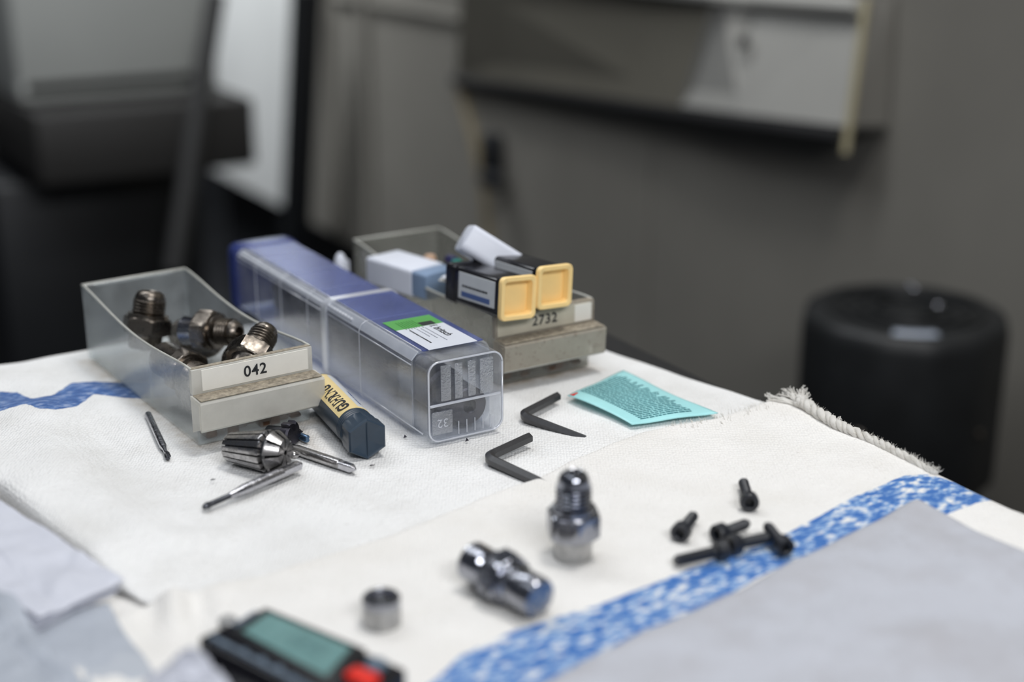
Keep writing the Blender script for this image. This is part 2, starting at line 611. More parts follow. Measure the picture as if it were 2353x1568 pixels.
# machine enclosure: flat grey sheet-metal side parallel to the bench edge, with seams
enc = thing('machine_enclosure', 'large grey painted sheet metal machine side filling the right background', 'machine', (WX, 1800, -TZ))
def enc_part(name, mb_, mat, smooth=0):
    o = mb_.build(name, mat, enc, smooth)
    o.data.transform(Matrix.Translation((-WX * S, -1800 * S, 0)))
    return o
ys = [-300, 1450, 2330, 2600, 3250]
for a, b in zip(ys[:-1], ys[1:]):
    mb = MB()
    mb.box((WX + 15, (a + b) / 2, (455 + 2600) / 2), (30, b - a - 4, 2600 - 455), 2, 1)
    enc_part('sheet_panel', mb, M_wallpaint if a < 2500 else M_wallpaint_lit)
mb = MB().box((WX + 120, 1475, 225), (150, 3500, 440))
enc_part('plinth', mb, M_rubber)
mb = MB().box((WX + 60, 1475, 1500), (50, 3540, 2080))
enc_part('backing', mb, M_rubber)
# folded vertical creases seen as soft lighter and darker bands
for yy, wd in ((2470, 34), (2290, 14)):
    mb = MB().box((WX - 6, yy, 1500), (16, wd, 2050), 5, 2)
    enc_part('seam_strip', mb, M_wallpaint)
mb = MB()
mb.box((WX - 4, 2180, TZ + 8), (8, 500, 9), 2, 2)
enc_part('ledge', mb, M_wallpaint)
# latch on the panel
p = at_x(1150, 350, WX)
mb = MB()
mb.box((WX - 14, p.y, p.z + TZ), (28, 34, 60), 8, 2)
mb.box((WX - 24, p.y - 16, p.z + TZ - 36), (24, 50, 26), 8, 2)
enc_part('latch', mb, M_rubber, 35)
# oil-stained run beneath the hood corner
mb = MB()
mb.tube([W(at_x(1055, 200, WX - 4)), W(at_x(1085, 300, WX - 4)), W(at_x(1110, 420, WX - 4)), W(at_x(1125, 560, WX - 4))], 7, 6)
enc_part('drip_channel', mb, plain('brownish_stained_paint', (0.17, 0.14, 0.085), 0.6), 35)

# hood protruding from the machine side
hood_l, hood_m, hood_r = at_x(1050, 178, WX - 8), at_x(1690, 268, WX - 44), at_x(1945, 300, WX - 44)
hood = thing('side_hood', 'cream sheet metal hood with painted shade at left, sticking out of the machine side at top', 'hood', (WX, hood_r.y, hood_r.z))
def hood_quad(name, a, b, c, d, mat, thick=6):
    vs = [Vector(q) for q in (a, b, c, d)]
    back = [Vector((q.x + thick, q.y, q.z)) for q in vs]
    base = Vector((WX, hood_r.y, hood_r.z))
    m_ = MB()
    m_.add([q - base for q in vs + back], [(0, 1, 2, 3), (7, 6, 5, 4), (0, 4, 5, 1), (1, 5, 6, 2), (2, 6, 7, 3), (3, 7, 4, 0)])
    return m_.build(name, mat, hood, 0)
tl = at_x(1060, -40, WX - 75)
tm = at_x(1740, -22, WX - 34)
tr = at_x(1990, -6, WX - 30)
crease_b, crease_t = at_x(1560, 250, WX - 30), at_x(1640, 0, WX - 62)
crease_t = crease_t + (crease_t - crease_b) * 0.08
hood_quad('shaded_side', hood_l, crease_b, crease_t, tl, M_box_shaded)  # shaded part: shade put into the darker paint and the overhanging tilt
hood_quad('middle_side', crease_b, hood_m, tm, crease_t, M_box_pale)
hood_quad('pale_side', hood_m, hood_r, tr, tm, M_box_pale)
wr_b, wr_t = Vector((WX - 5, hood_r.y - 14, hood_r.z)), Vector((WX - 5, tr.y - 14, tr.z))
hood_quad('end_flange', hood_r, wr_b, wr_t, tr, M_wallpaint, 4)
def hood_bar(name, pts, r, mat, n=8):
    base = Vector((WX, hood_r.y, hood_r.z))
    return MB().tube([Vector(q) - base for q in pts], r, n).build(name, mat, hood)
hood_bar('bottom_lip', [hood_l + Vector((-4, 0, -4)), crease_b + Vector((-4, 0, -5)), hood_m + Vector((-4, 0, -5)), hood_r + Vector((-4, 0, -6))], 8, M_dark)
hood_bar('corner_edge', [hood_r + Vector((-3, -4, -22)), tr + Vector((-3, -4, 0))], 4, M_yellowed)
hood_bar('top_edge', [tl + Vector((-4, 0, 22)), crease_t + Vector((-4, 0, -4)), tm + Vector((-8, 0, -8)), tr + Vector((-8, 0, -8))], 9, M_box_pale)
q = at_x(1712, 95, WX - 47)
MB().lathe([(0.1, 7), (5, 6), (7, 3), (7, 0)], 16, Matrix.Translation(q - Vector((WX, hood_r.y, hood_r.z))) @ Matrix.Rotation(-PI / 2, 4, 'Y')).build('knob', M_rubber, hood)
base = Vector((WX, hood_r.y, hood_r.z))
m_ = MB()
cap = [hood_l, crease_b, hood_m, hood_r, wr_b, Vector((WX - 1, hood_l.y, hood_l.z))]
m_.add([q - base + Vector((0, 0, 1)) for q in cap] + [q - base + Vector((0, 0, 4)) for q in cap],
       [tuple(range(6)), tuple(reversed(range(6, 12)))] + [(i, (i + 1) % 6, 6 + (i + 1) % 6, 6 + i) for i in range(6)])
m_.build('underside', M_dark, hood, 0)

# black post between the panels
pt, pb = at_x(706, -30, WX - 70), at_x(676, 600, WX - 70)
pb = pb + (pb - pt) * 0.33
pm = MB()
d = (pt - pb)
Mp = Matrix.Translation((0, 0, 0))
pm.tube([Vector((0, 0, 0)), d], 30, 4, True, None, PI / 4)
po = pm.build('door_post', M_rubber, None, 0)
tag(po, 'tall black rubber-edged post standing against the grey machine side', 'post', None, (pb.x, pb.y, pb.z))

# neighbouring machine at the left: pale housing, dark tray below, leaning bar
LY = 2200.0
nm = thing('neighbouring_machine', 'pale grey machine housing with dark tray in the blurred upper left', 'machine', (560, LY, -TZ))
def nm_part(name, mb_, mat, smooth=0):
    o = mb_.build(name, mat, nm, smooth)
    o.data.transform(Matrix.Translation((-560 * S, -LY * S, 0)))
    return o
nm_part('housing', MB().box((592, LY + 200, TZ + 80), (310, 400, 370), 12, 2), M_housing, 35)
nm_part('lower_band', MB().box((592, LY + 200, TZ - 88), (309, 400, 40), 10, 2), M_housing, 35)
nm_part('drip_tray', MB().box((598, LY + 150, TZ - 160), (330, 520, 105), 8, 2), plain('dark_tray_paint', (0.02, 0.019, 0.018), 0.6), 35)
nm_part('foot_cabinet', MB().box((560, LY + 260, 330), (330, 380, 660), 8, 2), M_rubber, 35)
lt, lb = at_y(497, -20, LY - 130), at_y(398, 620, LY - 130)
nm_part('leaning_bar', MB().tube([W(lb), W(lt)], 15, 6), plain('grey_bar_paint', (0.05, 0.05, 0.05), 0.5), 35)

# ------------------------------------------------------------------ black motor standing beside the bench
mc = Vector((897, 853))
top_z = CH - 379
mot = thing('coolant_pump_motor', 'round black motor with a flat domed top standing behind the right bench edge', 'motor', (mc.x, mc.y, -TZ))
H0 = top_z + TZ + 14
cowl = MB()
def oct_(a, z):
    return 1.0 + 0.012 * math.cos(12 * a)
cowl.lathe([(86, H0 - 150), (88, H0 - 145), (88, H0 - 16), (86.5, H0 - 6), (82, H0 - 1.5), (74, H0), (20, H0 - 2), (1, H0 - 2)], 60, shape=oct_, cap=False)
cowl.build('fan_cowl', M_motor, mot, 40)
gr = MB()
for rr in (26, 40, 54, 66):
    gr.tube([(rr * math.cos(a), rr * math.sin(a), H0 + 0.5) for a in np.linspace(0, 2 * PI, 41)], 2.2, 6, False)
gr.build('grille_ring', M_motor, mot, 60)
body = MB()
def fins(a, z):
    return 1.0 + 0.06 * (0.5 + 0.5 * math.copysign(abs(math.cos(16 * a)) ** 0.4, math.cos(16 * a)))
body.lathe([(72, H0 - 420), (74, H0 - 415), (74, H0 - 152), (60, H0 - 147)], 256, shape=fins, cap=False)
body.build('finned_body', M_motor, mot, 30)
MB().lathe([(84, H0 - 440), (90, H0 - 436), (90, H0 - 422), (60, H0 - 418)], 48).build('flange', M_motor, mot)
MB().box((0, 0, (H0 - 440) / 2), (190, 170, H0 - 440), 6, 2).build('pump_block', M_motor, mot)
# terminal box on the left side (as seen), facing away from the wall
d = Vector((-RGT.x, -RGT.y, 0)).normalized()
tbM = Matrix.Translation(Vector((d.x * 98, d.y * 98, H0 - 150))) @ Matrix.Rotation(math.atan2(d.y, d.x), 4, 'Z')
MB().box((0, 0, 0), (52, 70, 110), 14, 3, tbM).build('terminal_box', M_motor, mot, 60)
# lamp highlight on the motor's rim, put in as a pale strip
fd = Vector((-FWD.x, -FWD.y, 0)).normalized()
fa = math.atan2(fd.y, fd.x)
highlightM = Matrix.Rotation(fa - 0.15, 4, 'Z')
highlight_strip = MB()
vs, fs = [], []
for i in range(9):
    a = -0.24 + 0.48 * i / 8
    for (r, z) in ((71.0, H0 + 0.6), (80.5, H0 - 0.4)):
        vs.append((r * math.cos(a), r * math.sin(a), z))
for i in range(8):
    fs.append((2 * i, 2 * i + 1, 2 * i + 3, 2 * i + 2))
highlight_strip.add(vs, fs, highlightM)
po = highlight_strip.build('rim_highlight', plain('pale_highlight_paint', (0.42, 0.47, 0.56), 0.3), mot)
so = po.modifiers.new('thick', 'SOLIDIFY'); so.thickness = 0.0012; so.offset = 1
for (da, rr, dz) in ((0.55, 60, 1.5), (0.62, 74, 0.5), (-0.5, 30, 1.5)):
    a = fa + da + (PI if rr != 30 else 0) * 0
    MB().lathe([(4.5, 0), (4.5, 2.2), (3.0, 3.6), (0.1, 4.0)], 12, Matrix.Translation((rr * math.cos(a + 2.2), rr * math.sin(a + 2.2), H0 - 2 + dz))).build('screw_head', M_fit, mot)
for a in (fa + 0.62, fa - 0.62):
    MB().lathe([(4.5, 0), (4.5, 2.2), (3.0, 3.4), (0.1, 3.6)], 12, Matrix.Rotation(a, 4, 'Z') @ Matrix.Translation((87.5, 0, H0 - 90)) @ Matrix.Rotation(PI / 2, 4, 'Y')).build('screw_head', M_fit_old, mot)

# ------------------------------------------------------------------ bench
bench = thing('workbench', 'black steel workbench hidden beneath the layered towels', 'workbench', (20, 260, -TZ))
BX1, BY1 = 409.0, 689.0
MB().box(((BX1 - 420) / 2 - 20, (BY1 - 120) / 2 - 260, TZ - 24), (BX1 + 420, BY1 + 120, 32), 3, 2).build('top', M_dark, bench, 35)
for (x, y) in ((-380, -80), (BX1 - 40, -80), (-380, BY1 - 40), (BX1 - 40, BY1 - 40)):
    MB().box((x - 20, y - 260, (TZ - 40) / 2), (45, 45, TZ - 40), 3, 2).build('leg', M_dark, bench, 35)
MB().box(((BX1 - 420) / 2 - 20, BY1 - 40 - 260, 300), (BX1 + 330, 30, 40), 3, 2).build('rail', M_dark, bench, 35)


# ------------------------------------------------------------------ towels
def vnoise(x, y, sc, seed=0.0):
    """vectorised smooth value noise, about -1..1"""
    x = np.asarray(x, float) / sc + seed * 17.3
    y = np.asarray(y, float) / sc + seed * 9.1
    xi, yi = np.floor(x), np.floor(y)
    fx, fy = x - xi, y - yi
    fx, fy = fx * fx * (3 - 2 * fx), fy * fy * (3 - 2 * fy)
    def h(a, b):
        n = np.sin(a * 127.1 + b * 311.7) * 43758.5453
        return (n - np.floor(n)) * 2 - 1
    return (h(xi, yi) * (1 - fx) + h(xi + 1, yi) * fx) * (1 - fy) + (h(xi, yi + 1) * (1 - fx) + h(xi + 1, yi + 1) * fx) * fy


def seg_dist(px_, py_, poly):
    """distance to a polyline"""
    best = np.full(px_.shape, 1e9)
    for (a, b) in zip(poly[:-1], poly[1:]):
        ax, ay, bx, by = a[0], a[1], b[0], b[1]
        dx, dy = bx - ax, by - ay
        t = np.clip(((px_ - ax) * dx + (py_ - ay) * dy) / (dx * dx + dy * dy + 1e-9), 0, 1)
        best = np.minimum(best, np.hypot(px_ - ax - t * dx, py_ - ay - t * dy))
    return best


def inside(px_, py_, poly):
    c = np.zeros(px_.shape, bool)
    n = len(poly)
    for i in range(n):
        x0, y0 = poly[i][0], poly[i][1]
        x1, y1 = poly[(i + 1) % n][0], poly[(i + 1) % n][1]
        if abs(y1 - y0) < 1e-9:
            continue
        cond = ((y0 > py_) != (y1 > py_)) & (px_ < (x1 - x0) * (py_ - y0) / (y1 - y0) + x0)
        c ^= cond
    return c


def band(px_, py_, poly, soft=1.2):
    d = seg_dist(px_, py_, list(poly) + [poly[0]])
    s = np.where(inside(px_, py_, poly), d, -d)
    return np.clip(0.5 + s / (2 * soft), 0, 1)


def drape(x, y, z, xe, ye):
    """lets the cloth roll over the bench edges xe (right) and ye (far)"""
    for k in (0, 1):
        e = (x - xe) if k == 0 else (y - ye)
        ec = np.clip(e, 0, None)
        r = 5.0
        a = np.clip(ec / r, 0, PI / 2)
        new = np.where(e > 0, r * np.sin(a), e)
        z = z - np.where(e > 0, r * (1 - np.cos(a)) + np.clip(ec - r * PI / 2, 0, None), 0)
        if k == 0:
            x = xe + new
        else:
            y = ye + new
    return x, y, z


def grid_mesh(name, X, Y, Z, mat, parent, stripe=None, thickness=0, stain=None):
    ny, nx = X.shape
    verts = np.stack([X, Y, Z], -1).reshape(-1, 3) * S
    idx = np.arange(ny * nx).reshape(ny, nx)
    q = np.stack([idx[:-1, :-1], idx[:-1, 1:], idx[1:, 1:], idx[1:, :-1]], -1).reshape(-1, 4)
    me = bpy.data.meshes.new(name)
    me.vertices.add(len(verts))
    me.vertices.foreach_set('co', verts.ravel())
    me.loops.add(q.size)
    me.loops.foreach_set('vertex_index', q.ravel().astype(np.int32))
    me.polygons.add(len(q))
    me.polygons.foreach_set('loop_start', np.arange(0, q.size, 4, dtype=np.int32))
    me.polygons.foreach_set('loop_total', np.full(len(q), 4, dtype=np.int32))
    me.update(calc_edges=True)
    me.shade_smooth()
    if stripe is not None:
        at_ = me.attributes.new('stripe', 'FLOAT', 'POINT')
        at_.data.foreach_set('value', stripe.ravel().astype(np.float32))
    if stain is not None:
        a2 = me.attributes.new('stain', 'FLOAT', 'POINT')
        a2.data.foreach_set('value', stain.ravel().astype(np.float32))
    me.materials.append(mat)
    o = bpy.data.objects.new(name, me)
    COL.objects.link(o)
    o.parent = parent
    if thickness:
        m = o.modifiers.new('thick', 'SOLIDIFY')
        m.thickness = thickness * S
        m.offset = -1
    return o


def pw(pts, x):
    xs = [p[0] for p in pts]
    ysv = [p[1] for p in pts]
    return np.interp(x, xs, ysv)


# --- lower white towel (rear), left edge raised along a fold
foldA = [at(-260, 1010, 2.5), at(-120, 1060, 2.5), at(0, 1128, 2.5), at(70, 1185, 2.5), at(150, 1250, 2.5), at(250, 1318, 2.5), at(352, 1362, 2.5)]
foldA2 = [(p.x, p.y) for p in foldA]                        # from far left down to the seam under towel B
def xleft_A(y):
    pts = sorted([(p[1], p[0]) for p in foldA2])
    return pw(pts, y)
stripeA = [at(-80, 905, 2.0), at(0, 888, 2.0), at(40, 893, 2.0), at(75, 920, 2.0), at(120, 908, 2.0), at(165, 872, 2.0), at(215, 865, 2.0), at(300, 866, 2.0), at(360, 868, 2.0), at(450, 850, 2.0),
           at(470, 880, 2.0), at(380, 902, 2.0), at(290, 906, 2.0), at(215, 903, 2.0), at(175, 935, 2.0), at(130, 955, 2.0), at(90, 955, 2.0), at(60, 942, 2.0), at(0, 955, 2.0), at(-80, 950, 2.0)]
stripeA = [(p.x, p.y) for p in stripeA]

def zA(x, y):
    z = 0.5 * vnoise(x, y, 34, 1) + 0.25 * vnoise(x, y, 13, 2)
    # soft hills and hollows in the left part, none below the things that lie on it
    hill = np.exp(-(((x - 118) / 26) ** 2 + ((y - 600) / 34) ** 2))
    hill2 = np.exp(-(((x - 108) / 16) ** 2 + ((y - 540) / 30) ** 2))
    trough = np.exp(-(((x - 130) / 10) ** 2 + ((y - 575) / 60) ** 2))
    rid = np.exp(-(((x - 118 + (y - 470) * 0.25) / 9) ** 2)) * np.exp(-((y - 470) / 45) ** 2)
    z = z + 6.0 * hill + 4.0 * hill2 - 3.0 * trough * 0.8 + 2.0 * rid
    z = z + 2.0 * np.sin((x + 0.7 * y) / 9.0) * np.exp(-(((x - 115) / 30) ** 2 + ((y - 640) / 40) ** 2)) * 0.6
    return z - 0.6

tA = thing('white_towel', 'white knitted towel with wavy blue stripe lying under the drawers and tools', 'towel', (0, 0, 0))
ya = np.arange(412, 716, 1.05)
sa = np.linspace(0, 1, 330)
YY, SS = np.meshgrid(ya, sa, indexing='ij')
XL = xleft_A(YY)
XX = XL + SS * (416 - XL)
ZZ = zA(XX, YY)
ed = XX - XL
ZZ = ZZ + 7.0 * np.sqrt(np.clip(1 - (1 - np.clip(ed / 11, 0, 1)) ** 2, 0, 1)) * np.clip(1 - ed / 60, 0, 1) ** 1.6 - 3.8 * (1 - np.clip(ed / 1.2, 0, 1))
ZZ = ZZ + np.where(ed < 60, 1.5, 0) * np.clip(1 - ed / 60, 0, 1)
fadeA = np.clip((YY - 424) / 30, 0, 1)
ZZ = np.where(ed < 60, zA(XX, YY) * 1.0 + (ZZ - zA(XX, YY)) * fadeA - 2.0 * (1 - fadeA) * np.clip(1 - ed / 60, 0, 1), ZZ)
tow_xe = pw([(320, 402), (460, 398), (556, 376), (700, 366)], YY)
xd, yd, zd = drape(XX, YY, ZZ, tow_xe, 684.0)
stA = band(XX, YY, stripeA, 1.5)
def rect_pts(cx_, cy_, a_, w_, l_):
    c_, s_ = math.cos(a_), math.sin(a_)
    return [(cx_ + x * c_ - y * s_, cy_ + x * s_ + y * c_) for x, y in ((-w_ / 2, 0), (w_ / 2, 0), (w_ / 2, l_), (-w_ / 2, l_))]
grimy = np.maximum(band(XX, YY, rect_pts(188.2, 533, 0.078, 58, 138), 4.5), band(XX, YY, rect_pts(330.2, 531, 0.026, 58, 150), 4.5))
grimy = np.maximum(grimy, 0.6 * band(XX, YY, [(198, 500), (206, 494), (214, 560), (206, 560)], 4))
oA = grid_mesh('cloth', xd, yd, zd, M_towel_a, tA, stA, 1.5, grimy)

# --- towel beneath (left foreground), creamy with vertical folds
tU = thing('bottom_towel', 'cream cloth showing below the fold at lower left, under the plastic bags', 'towel', (0, 0, 0))
xu = np.arange(20, 180, 1.6)
yu = np.arange(300, 560, 1.6)
XU, YU = np.meshgrid(xu, yu)
ZU = -5.0 + 0.8 * vnoise(XU, YU, 22, 5) + 1.0 * np.sin((XU * 0.9 + YU * 0.45) / 3.2) * np.exp(-(((XU - 108) / 12) ** 2 + ((YU - 405) / 16) ** 2))
ZU = np.maximum(ZU, -7.2)
grid_mesh('cloth', XU, YU, ZU, M_towel_b, tU, np.zeros_like(XU), 0.6)

# --- upper cream towel with the blue stripe and frayed hem
edgeB = [at(150, 1500, 2.2), at(240, 1425, 2.2), at(352, 1366, 2.2), at(600, 1318, 2.2), at(900, 1222, 2.2), at(1040, 1165, 2.2), at(1150, 1122, 2.2), at(1222, 1098, 2.2), at(1300, 1058, 2.2), at(1390, 1020, 2.2),
         at(1470, 990, 2.2), at(1540, 975, 2.2), at(1640, 958, 2.2), at(1730, 930, 2.2), at(1800, 905, 2.2), at(1850, 905, 2.2)]
edgeB = sorted([(p.x, p.y) for p in edgeB])
hemB = [(edgeB[-1][1], edgeB[-1][0])] + [(p.y, p.x) for p in (at(1900, 955, 2.0), at(1980, 1000, 2.0), at(2060, 1042, 2.0), at(2150, 1085, 2.0), at(2270, 1143, 2.0), at(2353, 1178, 2.0), at(2480, 1235, 2.0))]
hemB = sorted(hemB)
XB0 = edgeB[0][0]

def yfar_B(x):
    return pw(edgeB, x)
def xright_B(y):
    return pw(hemB, y)
def zB(x, y):
    return 3.6 + 0.5 * vnoise(x, y, 30, 3) + 0.35 * vnoise(x, y, 12, 4) + 1.0 * np.exp(-(((x - 385) / 30) ** 2 + ((y - 380) / 40) ** 2))

stripeB = [at(880, 1640, 3.2), at(1000, 1560, 3.2), at(1060, 1505, 3.2), at(1180, 1448, 3.2), at(1310, 1408, 3.2), at(1400, 1380, 3.2), at(1540, 1325, 3.2), at(1640, 1285, 3.2), at(1740, 1255, 3.2), at(1830, 1215, 3.2), at(1950, 1150, 3.2), at(2080, 1094, 3.2), at(2130, 1090, 3.2), at(2210, 1105, 3.2), at(2290, 1140, 3.2),
           at(2232, 1158, 3.2), at(2165, 1185, 3.2), at(2105, 1160, 3.2), at(1950, 1232, 3.2), at(1860, 1275, 3.2), at(1740, 1325, 3.2), at(1600, 1405, 3.2), at(1500, 1452, 3.2), at(1400, 1505, 3.2), at(1300, 1550, 3.2), at(1200, 1620, 3.2)]
stripeB = [(p.x, p.y) for p in stripeB]
tB = thing('cream_towel', 'cream terry towel with broken blue stripe and frayed corded hem in front', 'towel', (0, 0, 0))
sb_ = np.linspace(0, 1, 380)
tb_ = np.linspace(0, 1, 300)
tb_ = 1 - (1 - tb_) ** 1.25
TT, SS = np.meshgrid(tb_, sb_, indexing='ij')
XX = XB0 + SS * (408 - XB0)
Y0 = 200.0
YY = Y0 + TT * (yfar_B(XX) - Y0)
for _ in range(4):
    XX = XB0 + SS * (xright_B(YY) - XB0)
    YY = Y0 + TT * (yfar_B(XX) - Y0)
dist = np.minimum(seg_dist(XX, YY, edgeB), 99)
prof = np.sqrt(np.clip(1 - (1 - np.clip(dist / 5.0, 0, 1)) ** 2, 0, 1))
left_soft = 0.85     # edge lies flatter towards the left
ZZ = -1.2 + (zB(XX, YY) + 1.2) * prof * left_soft
er = seg_dist(XX, YY, [(b, a) for a, b in hemB])
ZZ = ZZ - 2.2 * (1 - np.sqrt(np.clip(1 - (1 - np.clip(er / 7, 0, 1)) ** 2, 0, 1)))
ZZ = ZZ + 2.6 * np.sin((XX * 0.95 - YY * 0.25) / 2.6) * np.exp(-(((XX - 112) / 12) ** 2 + ((YY - 404) / 16) ** 2))
stB = band(XX, YY, stripeB, 1.0)
grid_mesh('cloth', XX, YY, ZZ, M_towel_b, tB, stB, 1.2)
# the fall of the towel beyond its hem, over the bench edge
yy = np.linspace(215, 448, 200)
kk = np.linspace(0, 26, 16)
KK, Yh = np.meshgrid(kk, yy)
Xh = xright_B(Yh) - 1.5 + 6 * np.sin(np.clip(KK / 6, 0, PI / 2))
Zh = 1.0 - 6 * (1 - np.cos(np.clip(KK / 6, 0, PI / 2))) - np.clip(KK - 9.4, 0, None) + 0.4 * vnoise(Yh, KK, 9, 6)
stH = band(xright_B(Yh) - KK * 0.2 - 2, Yh, stripeB, 1.0)
grid_mesh('overhang', Xh, Yh, Zh, M_towel_b, tB, stH, 0.8)

# corded hem: a rope of twisted yarn rising into the frayed corner
hem_px = [(1835, 920, 5.0), (1868, 938, 4.6), (1910, 968, 4.0), (1960, 992, 3.6), (2010, 1014, 3.4), (2060, 1040, 3.2), (2110, 1064, 3.0), (2150, 1086, 2.6)]
hem_c = [at(u, v + 6, z) for (u, v, z) in hem_px]
def smooth_path(pts, n):
    pts = [Vector(p) for p in pts]
    out = []
    m = len(pts) - 1
    for i in range(n + 1):
        t = i / n * m
        k = min(int(t), m - 1)
        f_ = t - k
        p0, p1, p2, p3 = pts[max(k - 1, 0)], pts[k], pts[k + 1], pts[min(k + 2, m)]
        out.append(0.5 * ((2 * p1) + (p2 - p0) * f_ + (2 * p0 - 5 * p1 + 4 * p2 - p3) * f_ ** 2 + (3 * p1 - p0 - 3 * p2 + p3) * f_ ** 3))
    return out
hp = smooth_path(hem_c, 170)
cord = MB()
for strand in range(3):
    pts = []
    for i, p in enumerate(hp):
        t = (hp[min(i + 1, len(hp) - 1)] - hp[max(i - 1, 0)]).normalized()
        a = t.cross(Vector((0, 0, 1))).normalized()
        b = t.cross(a)
        ph = i * 0.27 + strand * 2 * PI / 3 + 0.9 * math.sin(i * 0.11) + 0.3 * math.sin(i * 0.37 + strand)
        rr = (2.2 - 1.0 * i / len(hp)) * (1 + 0.22 * math.sin(i * 0.31 + strand * 2) + random.uniform(-0.09, 0.09))
        pts.append(p + (a * math.cos(ph) + b * math.sin(ph)) * rr * 0.62 + Vector((0, 0, rr * 0.5)))
    cord.tube(pts, lambda t: (1.6 - 0.7 * t) * (1 + 0.16 * math.sin(t * 60 + strand) + random.uniform(-0.06, 0.06)), 7)
cord.build('hem_cord', M_lint, tB, 180)

# fluff: short curled fibres, loops along the edges and tufts at the corner
def fibre(mb_, p, d, ln, r, curl):
    pts = []
    q = Vector(p)
    dd = Vector(d).normalized()
    side = Vector((random.uniform(-1, 1), random.uniform(-1, 1), random.uniform(-0.4, 0.6))) * curl
    for i in range(5):
        pts.append(q.copy())
        q = q + dd * (ln / 4)
        dd = (dd + side * 0.3).normalized()
    mb_.tube(pts, lambda t: r * (1 - 0.55 * t), 3, False)

def loop(mb_, p, out, h, wdt, r):
    """one terry loop standing at p, leaning towards out"""
    a = random.uniform(0, PI)
    s = Vector((math.cos(a), math.sin(a), 0)) * wdt
    o_ = Vector(out)
    p = Vector(p)
    pts = [p - s, p - s * 0.9 + o_ * h * 0.6, p + o_ * h, p + s * 0.9 + o_ * h * 0.6, p + s]
    mb_.tube(pts, r, 3, False)

fz = MB()
# far edge of the cream towel
for i in range(170):
    x = random.uniform(340, 414)
    y = float(yfar_B(x)) + 0.6 - 11 * random.random() ** 2
    dd = float(yfar_B(x)) - y
    z = 3.2 * math.sqrt(max(0, 1 - (1 - min(max(dd, 0.0) / 5, 1)) ** 2))
    o_ = Vector((random.uniform(-0.5, 0.5), random.uniform(0.1, 1.0), random.uniform(0.4, 1.2))).normalized()
    if random.random() < 0.15:
        loop(fz, (x, y, z - 0.4), o_, random.uniform(0.7, 1.6), 0.5, 0.2)
    else:
        fibre(fz, (x, y, z - 0.2), o_, random.uniform(1.2, 2.6), 0.13, 0.8)
# along the hem and its cord
for i in range(1500):
    p = random.choice(hp)
    o_ = Vector((random.uniform(-1, 1), random.uniform(-1, 1), random.uniform(0.0, 1))).normalized()
    fibre(fz, p + Vector((random.uniform(-1.6, 1.6), random.uniform(-1, 1), 1.2)) + o_ * 0.8, o_, random.uniform(0.8, 2.2), 0.07, 1.0)
fo = fz.build('edge_fluff', M_lint, tB, 180)
fo['kind'] = 'stuff'
tf = MB()
ends = [at(1765, 912, 3.6), at(1800, 903, 4.6), at(1812, 899, 5.2), at(1838, 902, 6.4), at(1852, 912, 6.2), at(1770, 920, 3), at(1846, 897, 6)]
rootp = at(1842, 935, 3.2)
for e in ends:
    for k in range(14):
        mid = rootp.lerp(e, 0.55) + Vector((random.uniform(-1.0, 1.0), random.uniform(-1.0, 1.0), random.uniform(0.2, 1.6)))
        tip = e + Vector((random.uniform(-1.6, 1.6), random.uniform(-1.6, 1.6), random.uniform(-1.4, 1.6)))
        tip2 = tip + Vector((random.uniform(-1.0, 1.0), random.uniform(-1, 1), random.uniform(-0.6, 1.0)))
        tf.tube([rootp + Vector((random.uniform(-2, 2), random.uniform(-2, 2), 0)), mid, tip, tip2], lambda t: 0.42 * (1 - 0.5 * t), 4, True)
tf.build('frayed_tuft', M_lint, tB, 180)['kind'] = 'stuff'
tf = MB()
pp = at(1928, 972, 5.5)
for k in range(12):
    tf.tube([pp + Vector((random.uniform(-.7, .7), random.uniform(-.7, .7), -1)), pp + Vector((random.uniform(-1.2, 1.2), random.uniform(-1, 1), 1.4)), pp + Vector((random.uniform(-2, 1.2), random.uniform(-1, 1), random.uniform(2.0, 3.4)))], 0.16, 3, True)
tf.build('loose_thread', M_lint, tB, 180)['kind'] = 'stuff'

# terry pile over the sharply seen parts
pl = MB()
cnt = 0
def patch(mb_, n, poly_px, zf, hgt=(0.35, 0.75), r=0.09):
    P = [at(u, v) for (u, v) in poly_px]
    poly = [(p.x, p.y) for p in P]
    x0, x1 = min(p[0] for p in poly), max(p[0] for p in poly)
    y0, y1 = min(p[1] for p in poly), max(p[1] for p in poly)
    xs = rng.uniform(x0, x1, n)
    ys_ = rng.uniform(y0, y1, n)
    ok = inside(xs, ys_, poly)
    xs, ys_ = xs[ok], ys_[ok]
    zs = zf(xs, ys_)
    for x, y, z in zip(xs, ys_, zs):
        loop(mb_, (x, y, z - 0.25), (random.uniform(-0.5, 0.5), random.uniform(-0.6, 0.4), 1), random.uniform(*hgt), random.uniform(0.35, 0.6), r)
pl = MB()

# --- grey-white folded cloth at lower right
tC = thing('grey_white_cloth', 'greyish white cloth folded over the blue stripe at lower right', 'cloth', (0, 0, 0))
c0 = at(2112, 1152, 6.5)
ca = at(1250, 1572, 6.5) - c0
cb = at(2353, 1272, 6.5) - c0
u_ = np.linspace(0, 1.5, 170)
v_ = np.linspace(0, 4.2, 170)
UU, VV = np.meshgrid(u_, v_, indexing='ij')
XC = c0.x + UU * ca.x + VV * cb.x
YC = c0.y + UU * ca.y + VV * cb.y
ql = float(ca.length)
du = UU * ca.length
dv = VV * cb.length
wob = 1.2 * vnoise(du, dv, 22, 8)
XC = XC + wob * 0.6 * np.clip(1 - dv / 30, 0, 1)
YC = YC + 1.6 * vnoise(du, dv * 0, 28, 9) * np.clip(1 - dv / 30, 0, 1)
pr = np.sqrt(np.clip(1 - (1 - np.clip(np.minimum(du, dv) / 5, 0, 1)) ** 2, 0, 1))
